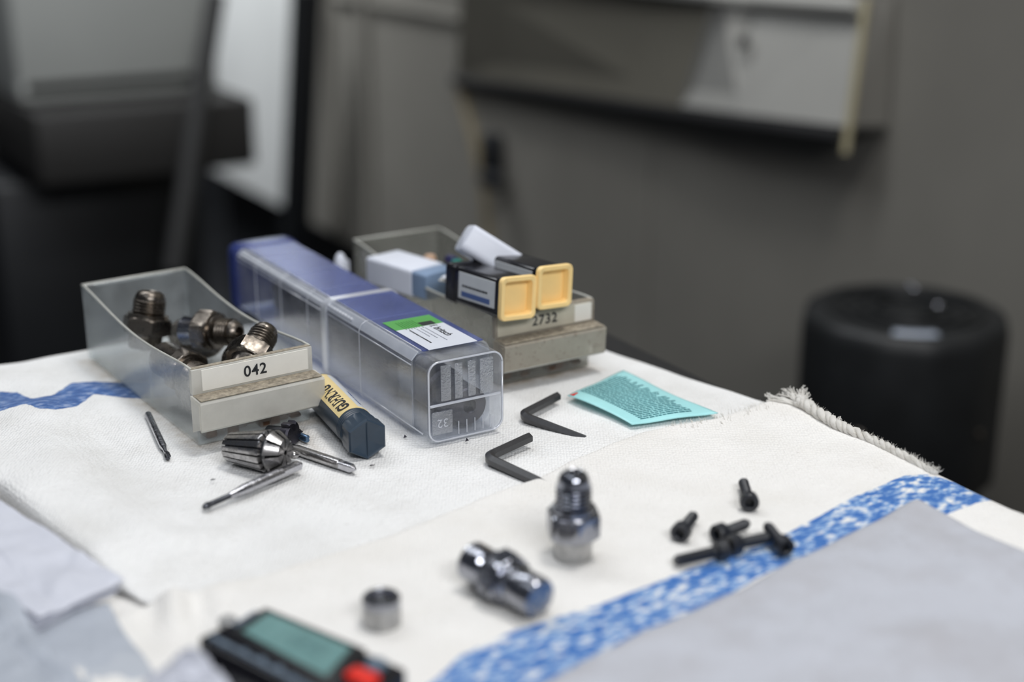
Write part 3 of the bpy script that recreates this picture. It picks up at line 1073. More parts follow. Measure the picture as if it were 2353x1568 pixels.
ZC = 3.2 + 3.4 * pr + (1.3 * vnoise(XC, YC, 26, 10) + 0.6 * vnoise(XC, YC, 11, 11)) * pr
xe = xright_B(np.clip(YC, 215, 450))
eX = np.clip(XC - xe + 2, 0, None)
ZC = ZC - np.where(eX > 0, 6 * (1 - np.cos(np.clip(eX / 6, 0, PI / 2))) + np.clip(eX - 9.4, 0, 60), 0)
XC = np.where(eX > 0, xe - 2 + 6 * np.sin(np.clip(eX / 6, 0, PI / 2)) + 1.5, XC)
grid_mesh('cloth', XC, YC, ZC, M_towel_c, tC, np.zeros_like(XC), 1.5)


# ------------------------------------------------------------------ drawers
def make_drawer(root, L, wb, wt, hf, hb, mat, matf, text, tsize, tx, card, cardmat, zb=0.0):
    """origin: front bottom centre, +Y towards the back. wb/wt widths at bottom/top"""
    t = 1.3
    def wz(z):
        return wb + (wt - wb) * z / 36.0
    ny = 22
    def top(y):
        s = y / L
        # high at the back, dipping in a long curve, level at the front
        if s < 0.04:
            return hf
        q_ = (s - 0.04) / 0.96
        return hf + (hb - hf) * q_ ** 1.2 - 4.5 * math.sin(PI * min(1, q_ * 1.05)) ** 1.3 * (1 if s < .97 else 0.3)
    rims = []
    for sx in (-1, 1):
        vs, fs = [], []
        nz = 6
        for i in range(ny + 1):
            y = L * i / ny
            tp = 1.0 - 0.04 * (y / L)
            for j in range(nz + 1):
                z = top(y) * j / nz
                for k in (0, 1):
                    vs.append((sx * (wz(z) / 2 * tp - k * t), y, z))
        m = (nz + 1) * 2
        for i in range(ny):
            for j in range(nz):
                a = i * m + j * 2
                fs.append((a, a + m, a + m + 2, a + 2))
                fs.append((a + 1, a + 3, a + m + 3, a + m + 1))
            a = i * m + nz * 2
            fs.append((a, a + m, a + m + 1, a + 1))
        MB().add(vs, fs).build('side_wall', mat, root, 40)
        rim = [(sx * (wz(top(L * i / ny)) / 2 * (1 - 0.04 * i / ny) - 0.6), L * i / ny, top(L * i / ny) + 0.15) for i in range(ny + 1)]
        MB().tube(rim, 0.55, 6).build('rim', M_drawer_rim, root, 180)
        # moulded vertical rib half way down the side
        yr = L * 0.42
        MB().box((sx * (wz(12) / 2 * 0.985 - 2.0), yr, 12), (1.2, 1.2, 22), 0.3, 1).build('rib', mat, root)
    bk = 0.96
    MB().box((0, L - t / 2, hb / 2), (wz(hb) * bk - 0.5, t, hb), 0.3, 1).build('back_wall', mat, root)
    MB().box((0, L + 1.5, hb - 1.2), (wz(hb) * bk - 14, 3.5, 1.4), 0.3, 1).build('back_lip', mat, root)
    MB().tube([(-wz(hb) * bk / 2 + 0.5, L, hb), (wz(hb) * bk / 2 - 0.5, L, hb)], 0.6, 6).build('rim', M_drawer_rim, root, 180)
    MB().box((0, L / 2, 0.8), (wb - 1, L - 1, 1.3), 0.3, 1).build('base', mat, root)
    # front_plate, top dirt line, label pocket, handle ledge
    zl = hf * 0.68
    MB().box((0, 0.9, zl / 2), (wb - 0.4, 1.8, zl), 0.3, 1).build('front_plate', mat, root)
    MB().box((0, 0.2, (zl + hf) / 2), (wt - 0.5, 3.2, hf - zl), 0.35, 2).build('label_holder', matf, root)
    MB().box((0, 0.6, hf + 0.15), (wt - 1.2, 2.2, 0.5), 0.15, 1).build('grimy_edge', M_drawer_grime, root)
    c_ = MB().box((card[0], -1.62, (zl + hf) / 2 + 0.3), (card[1], 0.35, hf - zl - 1.6), 0.1, 1).build('label_card', cardmat, root)
    if text == '2732':
        MB().box((20.5, -1.9, (zl + hf) / 2 + 0.3), (9.5, 0.3, hf - zl - 2.4), 0.1, 1).build('paper_patch', M_card, root)
        MB().box((-15.5, -1.9, (zl + hf) / 2 + 0.2), (22, 0.25, hf - zl - 2.0), 0.1, 1).build('tape_strip', M_card_old, root)
    text_mesh('lettering', text, tsize, M_ink, root, Matrix.Translation((tx, -2.1, (zl + hf) / 2 + 0.3)) @ Matrix.Rotation(PI / 2, 4, 'X'), bold=0.10, space=1.08)
    # handle: hollow ledge with sloping ends
    prof = [(-1.2, zl), (-10.2, zl - 0.6), (-10.8, zl - 1.4), (-10.0, zl - 12.8), (-9.2, zl - 13.4), (-8.4, zl - 12.6), (-9.0, zl - 2.6), (-1.2, zl - 1.6)]
    hw = wt / 2 + 0.8
    vs, fs = [], []
    for x in (-hw, hw):
        vs += [(x * (1.0 if k in (0, 7) else 0.985), p_[0], p_[1]) for k, p_ in enumerate(prof)]
    n = len(prof)
    for i in range(n):
        fs.append((i, (i + 1) % n, n + (i + 1) % n, n + i))
    fs.append(tuple(reversed(range(n))))
    fs.append(tuple(range(n, 2 * n)))
    h_ = MB().add(vs, fs)
    for sx in (-1, 1):     # cheeks
        q0 = [(sx * (hw - 1.2), -1.0, zl - 1), (sx * (hw - 1.2), -9.4, zl - 2), (sx * (hw - 1.2), -8.8, zl - 12.6), (sx * (hw - 1.2), -1.0, zl - 16)]
        q1 = [(p_[0] + sx * 1.0, p_[1], p_[2]) for p_ in q0]
        h_.add(q0 + q1, [(0, 1, 2, 3), (7, 6, 5, 4), (0, 4, 5, 1), (1, 5, 6, 2), (2, 6, 7, 3), (3, 7, 4, 0)])
    h_.build('handle', matf, root, 30)
    MB().tube([(-hw + 0.5, -9.3, zl - 13.2), (hw - 0.5, -9.3, zl - 13.2)], 0.45, 6).build('handle_edge', M_drawer_rim, root, 180)
    MB().box((0, -5.6, zl + 0.02), (hw * 2 - 2, 8.4, 0.35), 0.1, 1).build('grimy_ledge', M_drawer_grime, root)


def yawed(a, b):
    return math.atan2(b[1] - a[1], b[0] - a[0])

dA = thing('storage_drawer', 'translucent plastic drawer numbered 042 filled with dark metal fittings', 'drawer', (188.2, 536.5, 0.6), (0, 0, math.radians(4.5)))
make_drawer(dA, 133, 51, 55, 33.5, 37.5, M_drawer, M_drawer_front, '042', 6.6, 0.5, (1.0, 48), M_card)
dB = thing('storage_drawer', 'dusty plastic drawer numbered 2732 with cutter boxes resting on its rim', 'drawer', (330.2, 535.5, 0.6), (0, 0, math.radians(1.5)))
make_drawer(dB, 148, 51, 55, 33.5, 37.0, M_drawer2, M_drawer2_front, '2732', 6.6, -1.0, (0.5, 47), M_card_old)
for d_ in (dA, dB):
    mr_ = MB()
    for i in range(9):
        mr_.box((-19 + i * 4.8, 6 + 2 * math.sin(i * 2.1), 3.0), (5.2, 8 + 2 * math.cos(i), 3.5 + 1.6 * math.sin(i * 1.3)), 1.2, 2)
    mr_.build('oily_residue', M_grime, d_, 60)['kind'] = 'stuff'


# ------------------------------------------------------------------ fittings
def hexpts(r, rot=0.0):
    return [(r * math.cos(PI / 3 * i + rot), r * math.sin(PI / 3 * i + rot)) for i in range(6)]


def chamfer_hex(mb_, r, z0, z1, n=48, ch=1.4):
    """hexagon with rounded chamfered corners, as turned nuts have"""
    ap = r * math.cos(PI / 6)
    def hr(a):
        k = (a % (PI / 3)) - PI / 6
        return ap / math.cos(k)
    rings = []
    for z, lim in ((z0, ap * 0.99), (z0 + ch * 0.3, ap * 1.07), (z0 + ch * 0.8, r), (z1 - ch * 0.8, r), (z1 - ch * 0.3, ap * 1.07), (z1, ap * 0.99)):
        rings.append([(min(hr(2 * PI * i / n), lim), z) for i in range(n)])
    vs, fs = [], []
    for ring in rings:
        for i, (rr, z) in enumerate(ring):
            a = 2 * PI * i / n
            vs.append((rr * math.cos(a), rr * math.sin(a), z))
    for j in range(len(rings) - 1):
        for i in range(n):
            fs.append((j * n + i, j * n + (i + 1) % n, (j + 1) * n + (i + 1) % n, (j + 1) * n + i))
    fs.append(tuple(reversed(range(n))))
    fs.append(tuple(5 * n + i for i in range(n)))
    mb_.add(vs, fs)


def thread_profile(r, z0, z1, pitch, depth):
    pr_ = []
    z = z0
    while z < z1 - pitch * 0.5:
        pr_ += [(r - depth, z), (r, z + pitch * 0.42), (r, z + pitch * 0.58)]
        z += pitch
    pr_.append((r - depth, z1))
    return pr_


def make_fitting(M, label, group, mats, dims):
    """stub end, hexagon, threaded end with domed shoulder. dims = (r_stub, l_stub, r_hex, l_hex, r_thr, l_thr)"""
    rs, ls, rh, lh, rt, lt_ = dims
    root = thing('pipe_fitting', label, 'fitting', None, M=M, group=group)
    MB().lathe([(rs - 2.6, 0.4), (rs - 2.4, 0), (rs - 0.5, 0), (rs, 0.6), (rs, ls - 1.2), (rs + 0.5, ls)], 40).build('stub', mats[1], root)
    hx = MB()
    chamfer_hex(hx, rh, ls, ls + lh)
    hx.build('hexagon', mats[0], root, 30)
    z0 = ls + lh
    MB().lathe([(rt + 1.5, z0 - 0.2), (rt + 1.5, z0 + 1.4), (rt - 0.9, z0 + 2.0)] + thread_profile(rt, z0 + 2.2, z0 + lt_ - 4, 1.5, 0.75)
               + [(rt - 0.6, z0 + lt_ - 3.2), (rt - 1.6, z0 + lt_ - 1.0), (rt - 3.0, z0 + lt_), (rt - 3.6, z0 + lt_ - 0.4), (rt - 3.8, z0 + lt_ - 4), (0.2, z0 + lt_ - 4)], 40).build('threaded_end', mats[0], root, 45)
    return root


fit_dims = (6.6, 8.2, 9.7, 9.2, 6.1, 14.4)
pf = at(1316, 1280, 2.9)
make_fitting(Matrix.Translation((pf.x * S, pf.y * S, (TZ + 2.9) * S)) @ Matrix.Rotation(math.radians(-112), 4, 'Z'),
             'steel hexagon pipe fitting standing upright with its thread up on cream towel', None, (M_fit, M_fit_matt), fit_dims)
# lying fitting: plain ends either side of the hexagon
ra, rb = at(1083, 1288, 11.5), at(1232, 1372, 10.0)
ax = (rb - ra)
root = thing('pipe_fitting', 'steel pipe fitting with two smooth ends lying on its side on cream towel', 'fitting', None, M=axis_frame(ra, rb, 0.2))
Lf = ax.length + 2.0
MB().lathe([(4.2, 1.5), (4.6, 0), (6.2, 0), (6.7, 0.7), (6.7, 8.0), (5.9, 9.0)], 40).build('stub', M_fit, root)
MB().lathe([(5.7, 8.6), (5.7, 12.2)], 32).build('neck', M_black_oxide, root)
hx = MB()
chamfer_hex(hx, 9.6, 11.8, 19.0)
hx.build('hexagon', M_fit, root, 30)
MB().lathe([(7.4, 18.8), (7.4, 21.0), (6.5, 21.6)] + [(6.6, 22), (6.6, Lf - 1.4), (6.0, Lf - 0.2), (5.2, Lf), (0.3, Lf)], 40).build('smooth_end', M_fit, root)
# small sleeve
ps = at(878, 1438, 2.6)
root = thing('steel_sleeve', 'short steel sleeve standing alone between the calliper and lying fitting', 'sleeve', (ps.x, ps.y, 2.6))
MB().lathe([(4.0, 0), (5.6, 0), (6.0, 0.4), (6.0, 7.6)], 40, cap=False).build('lower_body', M_fit_matt, root)
MB().lathe([(6.0, 7.6), (6.05, 9.9), (5.6, 10.4), (4.6, 10.4), (4.2, 9.8), (4.0, 5.0), (2.2, 4.6), (0.2, 4.6)], 40, cap=False).build('bevelled_top', M_fit, root)
MB().lathe([(2.6, 4.6), (2.6, 9.0), (2.0, 9.6), (0.2, 9.6)], 24, cap=False).build('core', M_fit, root)

# fittings inside the drawer numbered 042
def in_drawer(x, y, z, rz, tilt, roll=0.0):
    """matrix from drawer-local point and direction"""
    Mr = Matrix.Translation((188.2 * S, 536.5 * S, (TZ + 0.6) * S)) @ Matrix.Rotation(math.radians(4.5), 4, 'Z')
    return Mr @ Matrix.Translation((x * S, y * S, z * S)) @ Matrix.Rotation(math.radians(rz), 4, 'Z') @ Matrix.Rotation(math.radians(tilt), 4, 'Y') @ Matrix.Rotation(roll, 4, 'Z')
G = 'dark metal fittings piled in the drawer numbered 042'
dm = (7.2, 8, 12.0, 9, 6.8, 15.0)
old = (M_fit_old, M_fit_old)
make_fitting(in_drawer(1, 14, 22, 35, 62), 'dark fitting nearest the drawer front, its hexagon and thread facing out', G, old, (7.2, 6, 11.0, 8, 6.4, 14))
make_fitting(in_drawer(13, 48, 17, -82, 88, 0.3), 'dark fitting with a big hexagon against the right drawer wall', G, old, (7.2, 9, 11.5, 10, 6.4, 14))
make_fitting(in_drawer(-13, 66, 17, -84, 92), 'dark smooth-barrelled fitting lying along the left side of the drawer', G, old, (8.0, 16, 10.5, 8, 6.6, 12))
make_fitting(in_drawer(5, 84, 22, -60, 84), 'shinier fitting in the middle of the pile inside the drawer', G, (M_fit_old, M_fit), (7.0, 9, 10.5, 9, 6.4, 13))
make_fitting(in_drawer(-11, 96, 13, 20, 14), 'dark fitting standing thread up at the back of the pile', G, old, (7.6, 7, 11.5, 8, 7.8, 12))
make_fitting(in_drawer(12, 108, 13, -85, 88), 'dark fitting lying across the far right of the pile', G, old, (7.2, 9, 11.0, 9, 6.4, 14))
make_fitting(in_drawer(-12, 40, 12, -86, 92), 'brown oily fitting low behind the drawer front', G, old, (7.6, 9, 10.5, 8, 6.4, 14))

# ------------------------------------------------------------------ clear square tool tube
TL = 217.0
tube = thing('tool_tube', 'long clear square plastic tube with green and white label holding a cutter', 'tube', (262.3, 487.2, 0.3), (0, 0, math.radians(1.0)))
tube.scale = (1.07, 1.03, 1.06)
def shell(name, y0, y1, hw, zc, r, mat, t=0.8, close_front=False, taper=0.0, parent=tube, n=1, wob=0.0):
    out = rrect(hw, hw, r, 5, 0, zc)
    inn = rrect(hw - t, hw - t, max(r - t, 0.4), 5, 0, zc)
    m = len(out)
    vs, fs = [], []
    rings = []
    for k in range(n + 1):
        s = 1 - taper * k / n
        y = y0 + (y1 - y0) * k / n
        vs += [((p_[0]) * s, y, zc + (p_[1] - zc) * s) for p_ in out]
        rings.append(k * m)
    for k in range(n):
        for i in range(m):
            fs.append((k * m + i, k * m + (i + 1) % m, (k + 1) * m + (i + 1) % m, (k + 1) * m + i))
    b = len(vs)
    for k in range(n + 1):
        s = 1 - taper * k / n
        y = y0 + (y1 - y0) * k / n
        vs += [((p_[0]) * s, y, zc + (p_[1] - zc) * s) for p_ in inn]
    for k in range(n):
        for i in range(m):
            fs.append((b + k * m + (i + 1) % m, b + k * m + i, b + (k + 1) * m + i, b + (k + 1) * m + (i + 1) % m))
    for i in range(m):
        fs.append((i, b + i, b + (i + 1) % m, (i + 1) % m))
    return MB().add(vs, fs).build(name, mat, parent, 40)

ZC_ = 17.6
shell('end_piece', 0.6, 26, 16.6, ZC_, 4.5, M_tube_front)
shell('front_sleeve', 12, 96, 17.5, ZC_, 4.5, M_tube_front)
shell('collar', 94, 99, 18.0, ZC_, 4.5, M_tube_edge, 1.2)
shell('rear_sleeve', 97, TL, 16.4, ZC_, 4.5, M_tube_front)
shell('rear_cap', TL - 9, TL + 1, 17.4, ZC_, 5.0, M_tube_top)
# blue-tinted flat tops
MB().box((0.8, 53, 35.3), (27, 84, 0.5), 0.2, 1).build('top_face', M_tube_top, tube)
MB().box((0.8, 155, 34.2), (25, 112, 0.5), 0.2, 1).build('top_face', M_tube_top, tube)
MB().box((0, TL - 1, ZC_), (31, 1.0, 31), 0.4, 1).build('rear_wall', M_tube_top, tube)
# front end wall with embossed bars, a crossing rib and the size numerals
MB().prism(rrect(16.4, 16.4, 4.5, 5, 0, 0), -0.4, 0.5, Matrix.Translation((0, 0, ZC_)) @ Matrix.Rotation(PI / 2, 4, 'X'), 0.3, 2).build('end_wall', M_tube_end, tube)
for i, (x, wd) in enumerate(((-9.0, 4.4), (-3.4, 3.4), (2.4, 3.4), (9.0, 6.0))):
    MB().box((x, -0.9, ZC_ + 7.4), (wd, 0.7, 14.6), 0.3, 2).build('embossed_bar', M_tube_emboss, tube)
MB().box((-10.8, -0.85, 9.0), (9, 0.6, 9.5), 0.25, 2).build('embossed_pad', M_tube_emboss, tube)
MB().box((-0.5, -0.9, ZC_ - 1.2), (31.5, 1.1, 1.0), 0.35, 2).build('cross_rib', M_tube_edge, tube)
for i in range(5):
    MB().box((-3.5 + i * 3.6, -0.75, 5.4), (0.35, 0.4, 5.5), 0.1, 1).build('fine_rib', M_tube_edge, tube)
for z in (1,):
    rim = [(p_[0], -0.6, ZC_ + p_[1]) for p_ in rrect(16.3, 16.3, 4.5, 6)]
    MB().tube(rim + [rim[0]], 0.42, 6).build('end_rim', M_tube_edge, tube, 180)
text_mesh('embossed_number', '32', 5.0, M_tube_edge, tube, Matrix.Translation((-10.8, -1.25, 9.0)) @ Matrix.Rotation(PI / 2, 4, 'X') @ Matrix.Rotation(PI, 4, 'Z'), bold=-0.02, thick=0.12)
# long side ribs and the bumpy snap edge
for (x, z, y0, y1) in ((-17.4, 30.2, 12, 95), (-17.4, 4.2, 3, 95), (-12.9, 35.3, 12, 95), (17.4, 30.2, 12, 95), (-16.4, 29.2, 97, 206), (-16.4, 5, 97, 206), (-11.7, 34.2, 97, 206)):
    MB().tube([(x, y0, z), (x, y1, z)], 0.3, 6).build('long_rib', M_tube_edge, tube, 180)
MB().box((0, 0, 0), (4.6, 84, 0.5), 0.2, 1, Matrix.Translation((-15.6, 54, 33.4)) @ Matrix.Rotation(-PI / 4, 4, 'Y')).build('chamfer_highlight', M_tube_edge, tube)  # bright reflection along the chamfer, put in as a milky band
MB().box((0, 0, 0), (4.4, 108, 0.5), 0.2, 1, Matrix.Translation((-14.6, 153, 32.4)) @ Matrix.Rotation(-PI / 4, 4, 'Y')).build('chamfer_highlight', M_tube_edge, tube)
teeth = MB()
for i in range(46):
    y = 70 + i * 2.9
    o_ = 0.6 if y < 96 else -0.5
    teeth.lathe([(0.9, -0.6), (0.75, 0.3), (0.3, 0.8), (0.05, 0.85)], 6, Matrix.Translation((-15.8 - o_, y, 33.1 + o_)) @ Matrix.Rotation(-PI / 4, 4, 'Y'))
teeth.build('snap_teeth', M_tube_edge, tube, 60)['kind'] = 'stuff'
for y in (60, 118, 150, 182):
    rim = [(p_[0], y, ZC_ + p_[1]) for p_ in rrect(17.55 if y < 96 else 16.5, 17.55 if y < 96 else 16.5, 4.5, 5)]
    MB().tube(rim + [rim[0]], 0.22, 5).build('cross_seam', M_tube_edge, tube, 180)
# label
LBX = 0.3
MB().box((LBX, 24.5, 35.66), (21.6, 29.0, 0.14)).build('label_white_area', M_label_white, tube)
MB().box((LBX, 45.5, 35.66), (21.6, 13.0, 0.14)).build('label_green_area', M_green, tube)
MB().box((4.8, 41.7, 35.76), (6.2, 4.8, 0.08)).build('label_black_square', M_ink, tube)
Mt = Matrix.Translation((5.4, 38.1, 35.78)) @ Matrix.Rotation(-PI / 2, 4, 'Z')
text_mesh('lettering', 'f. britsch', 4.8, M_ink, tube, Mt, bold=0.09, align='LEFT', stretch=0.95)
sm = MB()
def dashes(mb_, x, y0, y1, hgt, z, rnd):
    y = y1
    while y > y0:
        ln = rnd.uniform(0.5, 1.8)
        mb_.box((x, y - ln / 2, z), (hgt, ln, 0.04))
        y -= ln + rnd.uniform(0.2, 0.45)
rr_ = random.Random(3)
for (x, y0, y1, hh) in ((2.6, 12, 31, 0.45), (0.6, 16, 31, 0.45), (-1.2, 20, 31, 0.45)):
    dashes(sm, x - 1.2, y0 + 5.5, y1 + 5.5, hh, 35.77, rr_)
sm.build('small_print', M_ink_grey, tube, 0)['kind'] = 'stuff'
sm = MB()
dashes(sm, -5.6, 17.5, 36.5, 0.7, 35.77, rr_)
sm.build('bold_print', M_ink, tube, 0)['kind'] = 'stuff'
sm = MB()
for x in (-5.0, -3.8, -2.6, -1.4, -0.2, 1.0, 2.2):
    dashes(sm, x - 1.2, 38.0, 48.5, 0.35, 35.77, rr_)
sm.build('green_print', plain('dark_green_ink', (0.02, 0.16, 0.02), 0.5), tube, 0)['kind'] = 'stuff'

# the cutter inside the tube
cy0 = 6.0
Mi = Matrix.Translation((262.3 * S, 487.2 * S, (TZ + 0.3) * S)) @ Matrix.Rotation(math.radians(1.0), 4, 'Z') @ Matrix.Scale(1.04, 4)
inner = thing('boring_tool', 'dark steel cutting tool with round socketed end lying inside the clear tube', 'tool', None,
              M=Mi @ Matrix.Translation((4.8 * S, 5.0 * S, 11.0 * S)) @ Matrix.Rotation(-PI / 2, 4, 'X') @ Matrix.Rotation(PI, 4, 'Z'))
MB().lathe([(2.4, 3.5), (2.6, 0.6), (3.0, 0), (7.4, 0), (8.0, 0.7), (8.0, 20), (7.4, 20.6)], 40, cap=False).build('shank_end', M_tool_grey, inner)
MB().lathe([(0.1, 3.6), (2.6, 3.6)], 6, cap=False).build('socket_floor', M_black_oxide, inner)
MB().lathe([(7.4, 20), (9.5, 21), (9.8, 22), (9.8, 44), (9.2, 45), (7.6, 46), (7.6, 60)], 40).build('collar', M_tool_dark, inner)
MB().lathe([(7.4, 59), (8.0, 61), (8.0, 150), (7.6, 154)], 40).build('long_shank', M_tool_dark, inner)
fl = MB()
fl.lathe([(8.5, 153), (9.5, 156), (9.5, 190), (7, 194)], 72, shape=lambda a, z: 1 - 0.28 * max(0, math.cos(2 * (a + z * 0.05))) ** 2)
fl.build('fluted_head', M_tool_grey, inner, 50)

# ------------------------------------------------------------------ dark round tool case with printed label
ga, gb = at(845, 1011, 8.6), at(741, 902, 8.6)
gax = (gb - ga).normalized()
case = thing('cutter_case', 'dark blue round plastic case with hexagonal cap and cream printed label', 'case', None, M=axis_frame(ga, ga + gax * 60, 0.0))
Minv = case.matrix_world.inverted()
upl = (Minv.to_3x3() @ Vector((0, 0, 1))).normalized()
ua = math.atan2(upl.y, upl.x)                        # angle of world-up in the case's cross-section
rightl = Minv.to_3x3() @ Vector((RGT.x, RGT.y, 0))
sgn = 1 if (math.cos(ua + 0.5) * rightl.x + math.sin(ua + 0.5) * rightl.y) > (math.cos(ua - 0.5) * rightl.x + math.sin(ua - 0.5) * rightl.y) else -1
cp = MB()
def hexr(a, z):
    k = ((a - ua) % (PI / 3)) - PI / 6
    return math.cos(PI / 6) / math.cos(k)
cp.lathe([(0.2, 0.9), (6.8, 0.6), (8.2, 0.0), (8.9, 0.7), (9.0, 1.6), (8.9, 9.0), (8.3, 9.8)], 72, cap=False, shape=lambda a, z: hexr(a, z) if z < 9.4 else 1)
cp.build('cap', M_navy, case, 28)
Mcap = Matrix.Rotation(ua, 4, 'Z')
MB().box((0, 0, 0.45), (15.0, 0.35, 0.5), 0.15, 1, Mcap).build('mould_line', M_navy, case)
nk = MB()
pr_ = [(7.2, 9.2)]
for i in range(4):
    z = 9.8 + i * 1.5
    pr_ += [(7.4, z), (8.0, z + 0.4), (8.0, z + 0.9), (7.5, z + 1.3)]
nk.lathe(pr_, 40, cap=False)
nk.build('ribbed_neck', M_navy, case, 30)
MB().lathe([(7.6, 15.4), (8.0, 15.8), (8.0, 62), (7.6, 62.6), (0.2, 62.8)], 48, cap=False).build('barrel', M_navy, case)
def wrap(name, z0, z1, a0, a1, r, mat, n=18):
    vs, fs = [], []
    for i in range(n + 1):
        a = ua + sgn * (a0 + (a1 - a0) * i / n)
        for rr in (r, r - 0.25):
            for z in (z0, z1):
                vs.append((rr * math.cos(a), rr * math.sin(a), z))
    for i in range(n):
        b = 4 * i
        fs += [(b, b + 1, b + 5, b + 4), (b + 2, b + 6, b + 7, b + 3), (b, b + 4, b + 6, b + 2), (b + 1, b + 3, b + 7, b + 5)]
    fs += [(0, 2, 3, 1), (4 * n, 4 * n + 1, 4 * n + 3, 4 * n + 2)]
    bm = bmesh.new()
    bv = [bm.verts.new(v) for v in vs]
    for f in fs:
        bm.faces.new([bv[i] for i in f])
    bmesh.ops.recalc_face_normals(bm, faces=bm.faces[:])
    return MB().bm(bm).build(name, mat, case, 40)
wrap('label', 16.2, 61, -0.95, 2.9, 8.12, M_label_cream)
wrap('label_pale_stripe', 18.0, 60, 0.28, 1.9, 8.2, M_label_pale)
def bendtext(rad, a_c, z_c):
    def f_(p):
        # text x runs towards the far end (+z), text up runs down the left flank
        a = ua + sgn * (a_c - p.y / rad)
        rr = rad + p.z
        return Vector((rr * math.cos(a), rr * math.sin(a), z_c + p.x))
    return f_
text_mesh('lettering', 'GUHRING', 7.4, M_ink, case, None, bold=0.22, align='LEFT', bend=bendtext(8.28, -0.38, 18.2), shear=0.0, stretch=0.86)
text_mesh('small_lettering', 'HSCO 5-SPIRAL', 2.0, M_ink_blue, case, None, bold=0.0, align='LEFT', bend=bendtext(8.3, 0.62, 22.0), stretch=1.3)

# ------------------------------------------------------------------ collet
ca_ = at(657, 1041, 8.9)
cb_ = ca_ + (at(515, 1028, 6.6) - at(657, 1043, 8.9))
cl = thing('spring_collet', 'slotted steel spring collet lying on the towel before the drawer', 'collet', None, M=axis_frame(ca_, cb_, 0.1))
LC = 27.0
def sector_solid(mb_, prof, inner_, a0, a1, n=5):
    vs, fs = [], []
    ring = [(r, z) for r, z in prof] + [(ri, z) for ri, z in reversed(inner_)]
    m = len(ring)
    for i in range(n + 1):
        a = a0 + (a1 - a0) * i / n
        vs += [(r * math.cos(a), r * math.sin(a), z) for r, z in ring]
    for i in range(n):
        for j in range(m):
            fs.append((i * m + j, i * m + (j + 1) % m, (i + 1) * m + (j + 1) % m, (i + 1) * m + j))
    fs.append(tuple(reversed(range(m))))
    fs.append(tuple(n * m + j for j in range(m)))
    mb_.add(vs, fs)
cone = [(3.6, 0.0), (5.4, 0.0), (8.3, 4.4), (8.6, 5.0), (8.4, 5.4), (6.8, 5.6), (6.7, 6.5)]
for i in range(8):
    a0 = 2 * PI * i / 8
    s_ = MB()
    sector_solid(s_, cone, [(1.0, 0.2), (1.0, 6.4)], a0 + 0.075, a0 + 2 * PI / 8 - 0.075)
    s_.build('nose_segment', M_chrome, cl, 25)
MB().lathe([(6.75, 5.3), (6.75, 8.2)], 32).build('groove', M_black_oxide, cl)
tap = [(6.7, 7.2), (8.3, 7.9), (8.5, 8.4), (8.35, 9.2), (6.15, LC - 1.2), (5.6, LC - 0.2), (4.6, LC)]
for i in range(16):
    a0 = 2 * PI * i / 16
    s_ = MB()
    sector_solid(s_, tap, [(4.2, 6.4), (4.0, LC - 0.4)], a0 + 0.045, a0 + 2 * PI / 16 - 0.045, 6)
    s_.build('body_segment', M_chrome, cl, 40)
MB().lathe([(1.0, 0.8), (4.6, 1.0), (5.6, 5), (6.3, 8), (5.2, LC - 1.6), (3.4, LC - 0.6)], 32, cap=False).build('core', M_black_oxide, cl)

# ------------------------------------------------------------------ cutters
def flute(rad, twist, lobes=2, depth=0.4):
    return lambda a, z: 1 - depth * max(0, math.cos(lobes * (a - z * twist))) ** 1.5

# long neck cutter in front of the collet
ea, eb = at(466, 1167, 1.9), at(692, 1067, 3.6)
em = thing('ball_nose_end_mill', 'long steel cutter with necked dark ball tip in front of the collet', 'end mill', None, M=axis_frame(ea, eb))
LE = (eb - ea).length
MB().lathe([(0.1, 0), (0.7, 0.12), (1.15, 0.6), (1.35, 1.3), (1.4, 2.0), (1.35, 4.5)], 40, cap=False, shape=flute(1.4, 0.9)).build('ball_tip', M_carbide_dark, em, 60)
MB().lathe([(1.1, 4.3), (1.1, 12.5), (1.25, 13.0)], 20, cap=False).build('neck', M_carbide_dark, em)
MB().lathe([(1.2, 12.5), (2.15, 20), (2.15, LE - 10)], 32, cap=False).build('shank', M_carbide, em)
sq = MB()
sq.lathe([(2.15, LE - 10.2), (2.15, LE - 9.5), (2.1, LE - 1.2), (1.1, LE), (0.1, LE)], 32, cap=False, shape=lambda a, z: 1 if z < LE - 9.8 else min(1, 0.80 / max(abs(math.cos(a)), abs(math.sin(a)), 0.8) * 1.0 + (0.0)))
sq.build('squared_end', M_carbide, em, 30)

# second cutter pointing right, its head behind the collet
ta, tb = at(676, 1032, 2.5), at(818, 1080, 2.4)
t2 = thing('tapping_cutter', 'steel shank with flat ground end pointing right from behind the collet', 'cutter', None, M=axis_frame(tb, ta))
L2 = (tb - ta).length + 4
MB().lathe([(0.1, 0), (0.6, 0.2), (1.9, 2.2), (2.0, 2.6), (2.0, 8.6)], 32, cap=False, shape=lambda a, z: min(1, 0.80 / max(abs(math.cos(a)), abs(math.sin(a))))).build('squared_end', M_carbide, t2, 30)
MB().lathe([(1.6, 8.2), (2.15, 8.7), (2.15, L2 - 6), (1.6, L2 - 4), (1.6, L2)], 32).build('shank', M_chrome, t2)
MB().lathe([(2.1, L2), (3.3, L2 + 0.8), (3.4, L2 + 6), (2.0, L2 + 7)], 48, shape=flute(3.3, 0.25, 2, 0.45)).build('fluted_head', M_carbide_dark, t2, 50)

